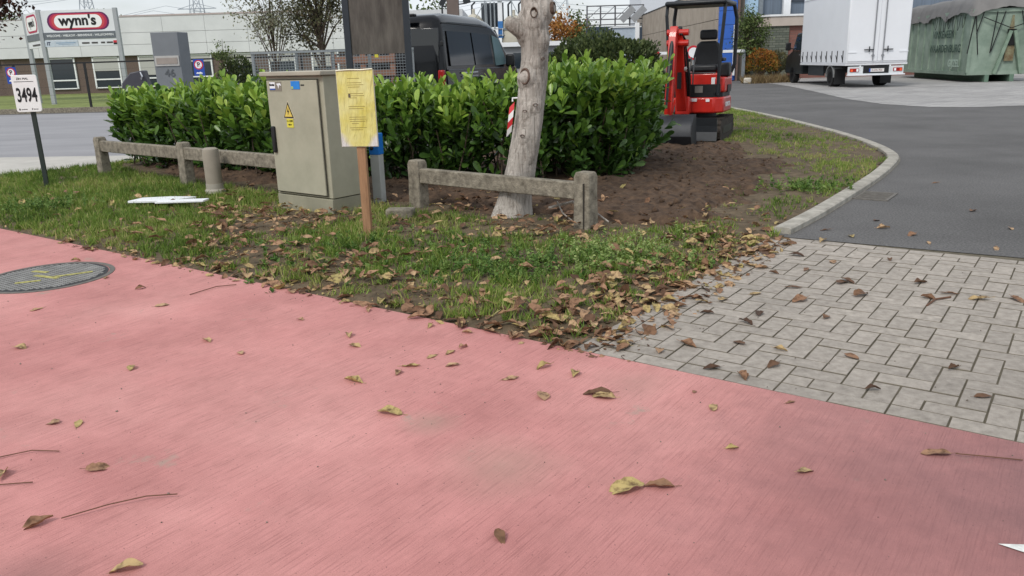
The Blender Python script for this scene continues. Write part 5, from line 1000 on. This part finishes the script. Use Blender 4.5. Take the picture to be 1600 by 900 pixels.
# ---- concrete panel hall with blue corner
ch = thing('concrete_hall', 'long beige concrete panel hall with blue corner behind the excavator', 'building', (11.45, 45, 0), R_(-1.8)); cpn = mat('beige concrete panel', (160, 148, 134), .9, .12, 1.2, bump=.3, bsc=20, c2=(174, 162, 148))
BX('core_wall', mat('panel joint grey', (110, 102, 94), .9), ch, .75, 17, 2.45, 1.38, 33.6, 4.9)
for k in range(9):
    for j, (z0, z1) in enumerate(((0, 1.55), (1.58, 3.2), (3.23, 4.95))): BX('concrete_panel', cpn, ch, .0, 1.9+k*3.75, (z0+z1)/2, .12, 3.71, z1-z0)
BX('roof_trim', dark_steel, ch, .0, 17, 4.99, .2, 34, .06); bc = mat('blue cladding', (58, 104, 190), .5, .06, 40, stretch=(.1, .1, 1))
for k in range(12): BX('blue_cladding', bc, ch, .50, -.08, .4+k*.72, .95, .14, .70)
BX('brown_downpipe', mat('brown pipe', (112, 92, 84), .7), ch, 1.05, -.15, 4, .12, .12, 8); BX('barrier_white', white_pt, ch, .85, -.3, 1.6, .12, .1, 2.6)
tag(MB().box(21.5, 90, 7, 15, 8, 14).box(21.5, 85.9, 13.9, 15.2, .2, .3).build('white_hall', mat('pale hall cladding', (214, 218, 224), .6, .04), None), 'tall pale white hall behind the concrete panel hall', 'building')
# ---- brick office bay, clad hall behind
bb = thing('brick_gatehouse', 'dark brick building with a white parapet band behind the truck', 'building', (13.9, 46, 0))
def brick_wall_mat(name, c1, c2, mo):
    mt, n, l, p = base_mat(name); tcn = n.new('ShaderNodeNewGeometry'); mpp = n.new('ShaderNodeMapping'); mpp.inputs['Rotation'].default_value = (R_(90), 0, 0); l.new(tcn.outputs['Position'], mpp.inputs[0]); b = n.new('ShaderNodeTexBrick'); b.inputs['Scale'].default_value = 1; b.inputs['Brick Width'].default_value = .36; b.inputs['Row Height'].default_value = .13; b.inputs['Mortar Size'].default_value = .012
    for i, c in zip(('Color1', 'Color2', 'Mortar'), (c1, c2, mo)): b.inputs[i].default_value = (*lin(*c), 1)
    l.new(mpp.outputs[0], b.inputs['Vector']); l.new(b.outputs[0], p.inputs['Base Color']); p.inputs['Roughness'].default_value = .9; return mt
gbr = brick_wall_mat('grey green brick', (92, 98, 88), (112, 116, 104), (64, 66, 60)); rbr = brick_wall_mat('red brick', (122, 82, 74), (136, 94, 84), (112, 90, 82)); crn = mat('cornice stone', (188, 176, 166), .8, .06, 2)
MB().prism([(0, 1.0), (.72, 0), (1.75, 0), (1.75, 6), (0, 6)], 0, 2.82, 'z').build('bay_wall', gbr, bb); BX('wall', rbr, bb, 8.2, 3.1, 1.41, 12.9, 6, 2.82)
MB().prism([(-.08, .95), (.66, -.1), (15, -.1), (15, 6), (-.08, 6)], 2.82, 3.32, 'z').build('parapet_band', crn, bb); MB().prism([(-.14, .9), (.62, -.16), (15.1, -.16), (15.1, 6), (-.14, 6)], 3.32, 3.42, 'z').build('coping', white_pt, bb)
hl = thing('clad_hall', 'tall blue-grey corrugated hall rising behind the brick gatehouse', 'building', (13.5, 53, 0)); lbl = mat('light blue cladding', (158, 186, 208), .5, .06, 3); cgr = mat('blue grey corrugated', (106, 118, 132), .5, .18, 1, stretch=(14, .1, .1))
BX('side_wall', lbl, hl, 1.3, .4, 5, 2.5, .3, 10); BX('wall', cgr, hl, 9.0, 1, 5, 12.8, .3, 10); BX('column', white_pt, hl, 4.45, .6, 6, .45, .3, 8); BX('column', mat('grey column', (120, 128, 134), .6), hl, 2.75, .5, 5, .3, .25, 10); MB().bar((.7, .0, 3), (2.7, 0, 7.5), .10).build('brace', dark_steel, hl); BX('rail', dark_steel, hl, 8, .7, 5.0, 10, .1, .12)
for x in (5.2, 6.8, 8.4): BX('window', mat('hall dark window', (60, 68, 78), .3), hl, x, .8, 6.0, 1.2, .1, 3.0)
# ---- barrier and round road sign
br_ = thing('barrier_beam', 'white horizontal barrier beam with red ends behind the excavator', 'barrier', (7.1, 41, 0)); BX('beam', white_pt, br_, 2.4, 0, 1.55, 4.6, .08, .13)
for x in (.2, 1.55, 3.3): BX('red_stripe', prd, br_, x, -.045, 1.55, .6, .012, .135)
for x in (.05, 4.7): BX('post', galv, br_, x, .1, .8, .14, .1, 1.6)
rs = thing('round_road_sign', 'round white road sign with red rim behind the excavator cab', 'sign', (8.15, 36, 0)); MB().tube([(0, .03, 0), (0, .03, 1.8)], .03, 8).build('post', galv, rs); Mx = Matrix.Rotation(R_(90), 3, 'X')
MB().lathe([(0, 0), (.30, 0), (.30, .012), (0, .012)], 28, (0, 0, 1.52), Mx).build('red_rim', prd, rs); MB().lathe([(0, 0), (.215, 0), (.215, .006), (0, .006)], 28, (0, -.012, 1.52), Mx).build('white_face', white_pt, rs)
# ---- shrubs at the gatehouse
tree('slim_shrub', 'tall light green shrub at the corner of the gatehouse', 12.15, 41.6, 3.5, .75, 1.9, 3200, .11, green, .04, 16, .4, 6)
dome_bush('autumn_shrub', 'orange and yellow autumn shrub below the brick gatehouse', 12.7, 41.2, 1.0, .7, 1.75, 2600, .10, rust); dome_bush('autumn_shrub', 'darker green and brown shrub beside the truck cab', 13.7, 42.2, 1.0, .7, 1.6, 2200, .10, olive)
P, D, H_, Rn = [], [], [], []
for i in range(2200): P.append((nr.uniform(11.7, 14.2), nr.normal(40.5, .25), 0)); D.append((nr.normal(0, .5), nr.normal(0, .5), 1)); H_.append(nr.uniform(.2, .55)); Rn.append(nr.rand())
dryg = leaf_mat('dry grass', [(110, 92, 68), (138, 116, 86), (158, 138, 104), (120, 110, 70)], .7, .2, .2); stuff(tag(inst('dry_grass', BLADE, P, frames(D, rdirs(len(D))), np.stack([np.full(len(H_), .25), H_, H_], -1), Rn, dryg), 'dry brown grass along the foot of the gatehouse shrubs', 'grass'))
tag(MB().prism([(-.2, -.15), (.18, -.18), (.24, .1), (-.1, .18)], 0, .28).build('pale_stone', mat('pale stone', (190, 184, 172), .9), None, .06), 'pale stone at the foot of the gatehouse shrub', 'stone').location = (11.75, 40.2, 0)

# ---- white box truck
tk_ = thing('box_truck', 'white box truck with dark cab parked with its rear doors towards the road', 'truck', (14.3, 31.9, 0), R_(-2.8)); tk_.scale = (1.08, 1.05, 1.03); twh = mat('truck white', (226, 228, 232), .4, .03, 1); tdk = mat('dark cab paint', (36, 42, 44), .35, .1, 3)
bx = BX('cargo_box', twh, tk_, 0, 2.75, 2.3, 2.16, 5.5, 2.84, bevel=.05); BX('box_sill', mat('truck sill white', (212, 214, 218), .5), tk_, 0, 2.75, .86, 2.17, 5.46, .07)
for s in (-1, 1): BX('rear_door', twh, bx, s*.525, -.012, 2.28, 1.03, .03, 2.62, bevel=.008)
lk = mat('door gear steel', (150, 152, 156), .4, metal=.6)
for s in (-1, 1):
    MB().tube([(s*.17, -.055, 1.0), (s*.17, -.055, 3.5)], .022, 8).build('locking_bar', lk, bx); MB().tube([(s*.17, -.07, 1.38), (s*.50, -.08, 1.38)], .022, 6).tube([(s*.32, -.075, 1.30), (s*.32, -.075, 1.50)], .02, 6).build('lock_handle', dark_steel, bx); MB().lathe([(.05, 0), (.05, .03)], 10, (s*.17, -.04, 1.17), Matrix.Rotation(R_(90), 3, 'X')).build('bar_keeper', lk, bx)
    for z in (1.30, 3.4): BX('hinge', twh, bx, s*.90, -.035, z, .30, .02, .05)
for k in range(9): BX('curtain_strap', black_pl, bx, -1.087, .35+k*.6, 1.16, .012, .06, .42); MB().bar((-1.09, .38+k*.6, 1.05), (-1.09, .50+k*.6, 1.2), .012, .03).build('buckle', black_pl, bx)
BX('curtain_seam', mat('seam grey', (190, 192, 196), .5), bx, -1.083, 2.75, 3.45, .012, 5.4, .04)
rb = BX('rear_beam', mat('rear beam white', (206, 210, 212), .5), tk_, 0, .05, .63, 1.95, .08, .30, bevel=.01); BX('beam_lip', twh, rb, 0, -.01, .475, 2.0, .14, .04)
pl = BX('licence_plate', mat('plate white', (214, 212, 210), .4), rb, .02, -.0, .64, .52, .03, .12); text(pl, 'lettering', '2-GRL-922', .085, (.03, -.0165, .64), mat('plate red brown', (112, 40, 44), .5)); BX('plate_band', pb, pl, -.22, -.003, .64, .05, .03, .115)
for s in (-1, 1):
    tl_ = BX('tail_light', MATS['red lens'], rb, s*.76, -.0, .65, .32, .04, .13, bevel=.015); BX('indicator', mat('orange lens', (240, 90, 40)), tl_, s*.86, -.018, .64, .08, .02, .09); BX('reversing_lamp', white_pt, tl_, s*.66, -.018, .65, .07, .02, .10)
for x in (-.55, .5): BX('beam_bracket', twh, tk_, x, .06, .80, .05, .06, .12)
BX('plate_lamp', black_pl, rb, -.1, -.0, .735, .1, .03, .05); BX('plate_lamp', black_pl, rb, .18, -.0, .735, .1, .03, .05)
BX('chassis', black_pl, tk_, 0, 3.2, .66, .9, 6.4, .26); BX('underrun_panel', mat('dark skirt', (34, 40, 44), .6), tk_, -.98, 3.6, .62, .06, 1.9, .42)
cbn = MB().prism([(5.6, .42), (5.6, 2.05), (5.8, 2.2), (6.5, 2.18), (7.15, 1.42), (7.9, 1.22), (8.05, .9), (8.05, .42)], -.98, .98, 'x').build('cab', tdk, tk_, .06); 
for s in (-1, 1):
    MB().prism([(5.85, 1.40), (7.0, 1.40), (6.45, 2.02), (5.85, 2.05)], s*.985-.01, s*.985+.01, 'x').build('cab_window', glass_d, cbn); BX('mirror', black_pl, cbn, s*1.22, 6.9, 1.62, .20, .12, .34, bevel=.03); MB().bar((s*.97, 6.85, 1.5), (s*1.15, 6.88, 1.55), .05).build('mirror_arm', black_pl, cbn); BX('door_handle', lk, cbn, s*.99, 5.95, 1.25, .02, .14, .04)
    wheel(tk_, s*.86, 6.95, .37, .24); wheel(tk_, s*.85, 1.75, .37, .36)
    MB().prism([(1.75+.47*math.cos(R_(a)), .37+.47*math.sin(R_(a))) for a in range(0, 181, 15)]+[(1.75+.42*math.cos(R_(a)), .37+.42*math.sin(R_(a))) for a in range(180, -1, -15)], s*.88-.18, s*.88+.18, 'x').build('mudguard', mat('grey mudguard', (120, 122, 122), .6), tk_); BX('mud_flap', black_pl, tk_, s*.84, 1.22, .40, .40, .02, .58)
# ---- green roll-off container with tarpaulin
co = thing('green_container', 'pale green steel waste container covered with a grey tarpaulin', 'container', (19.0, 34.0, 0), R_(-9.5)); cgn = mat('pale green container paint', (122, 142, 127), .6, .2, 1.6, c2=(146, 162, 148), bump=.15, bsc=4); cdk = mat('container dark text', (44, 72, 62), .6)
MB().prism([(0, .0), (2.45, 0), (2.45, 9), (0, 9)], .30, 2.86, 'z').build('body', cgn, co, .03)
for z in (.36, 2.80): MB().box(-.03, 4.5, z, .08, 9.0, .14).box(1.22, -.035, z, 2.5, .08, .14).build('edge_rail', cgn, co)
for x in (-.01, 2.44): BX('corner_post', cgn, co, x, -.02, 1.58, .12, .12, 2.4)
for x in (.75, 1.7): BX('skid', mat('skid green', (96, 120, 104), .7), co, x, 4.4, .15, .16, 9, .28)
for k in range(9): BX('side_rib', cgn, co, -.03, .9+k*.95, 1.58, .06, .08, 2.3)
fr_ = mat('frame green worn', (116, 140, 122), .7, .2, 4, c2=(134, 152, 134))
af = MB().bar((.98, -.12, .32), (1.42, -.16, 2.0), .14, .12).bar((1.98, -.12, .32), (1.56, -.16, 2.0), .14, .12).build('hook_frame', fr_, co); BX('hook_recess', mat('recess black', (22, 24, 24), .8), af, 1.49, -.09, 1.75, .30, .10, .62); rsm = mat('rust stain', (112, 78, 50), .9, .35, 5, c2=(140, 140, 112))
BX('rust_plate', rsm, af, 1.49, -.075, 1.12, .34, .03, .6); MB().prism([(1.40, 2.05), (1.58, 2.05), (1.52, 2.6), (1.46, 2.6)], -.05, -.03, 'y').build('rust_streak', rsm, af)
for s, body, z, mt_ in ((.46, 'VINKEVEEN', 1.95, cdk), (.46, 'WAARDENBURG', 1.35, cdk), (.42, 'GIJZEL', .75, mat('pale lettering', (176, 196, 182), .6))):
    text(co, 'lettering', body, s, (-.075, .75 if body[0] != 'V' else 1.7, z), mt_, rot=(R_(90), 0, R_(-90)), bold=.004, align='RIGHT', sx=1.1)
tpm = mat('grey tarpaulin', (112, 110, 108), .6, .15, 2, bump=.5, bsc=5); nx_, ny_ = 26, 40; vs = []
for j in range(ny_+1):
    for i in range(nx_+1):
        u_ = i/nx_*2-1; v = j/ny_; x = 1.22+u_*1.36; y = -.18+v*9.3; edge = max(0, abs(u_)-.88)/.12; e2 = max(0, .03-v)/.03
        z = 3.22+.28*(1-u_*u_)+.07*fbm(x, y, .9, 2)-.58*min(1, edge+e2)*(1+.4*fbm(x*1.3, y*1.3, .6, 4)+.1*fbm(x, y, 3, 1))
        vs.append((x+.04*math.sin(y*5)*edge, y-.03*math.sin(x*7)*e2, z))
MB().add(vs, [(j*(nx_+1)+i, j*(nx_+1)+i+1, (j+1)*(nx_+1)+i+1, (j+1)*(nx_+1)+i) for j in range(ny_) for i in range(nx_)]).build('tarpaulin', tpm, co, smooth=True)
rope = mat('black rope', (26, 26, 28), .8)
for a, b_ in (((.05, -.13, 2.7), (-.1, -.08, 1.15)), ((.05, -.13, 2.7), (.3, -.1, 1.1)), ((.35, -.12, 2.75), (.15, -.12, 1.9)), ((.85, -.12, 2.75), (.75, -.1, 1.15)), ((.35, -.14, 2.55), (1.4, -.2, 2.1)), ((1.4, -.2, 2.1), (2.3, -.12, 2.4)), ((1.15, -.12, 2.75), (.78, -.1, 1.2)), ((1.75, -.12, 2.75), (2.2, -.1, 1.2))): MB().bar(a, b_, .03).build('rope', rope, co)
for k in range(7): y = .5+k*.55; MB().tube([(-.10, y, 2.7), (-.11, y+.1, 2.3-.1*(k % 3)), (-.11, y+.2, 2.18-.1*(k % 3)), (-.11, y+.3, 2.3), (-.10, y+.35, 2.7)], .009, 5).build('rope', rope, co)
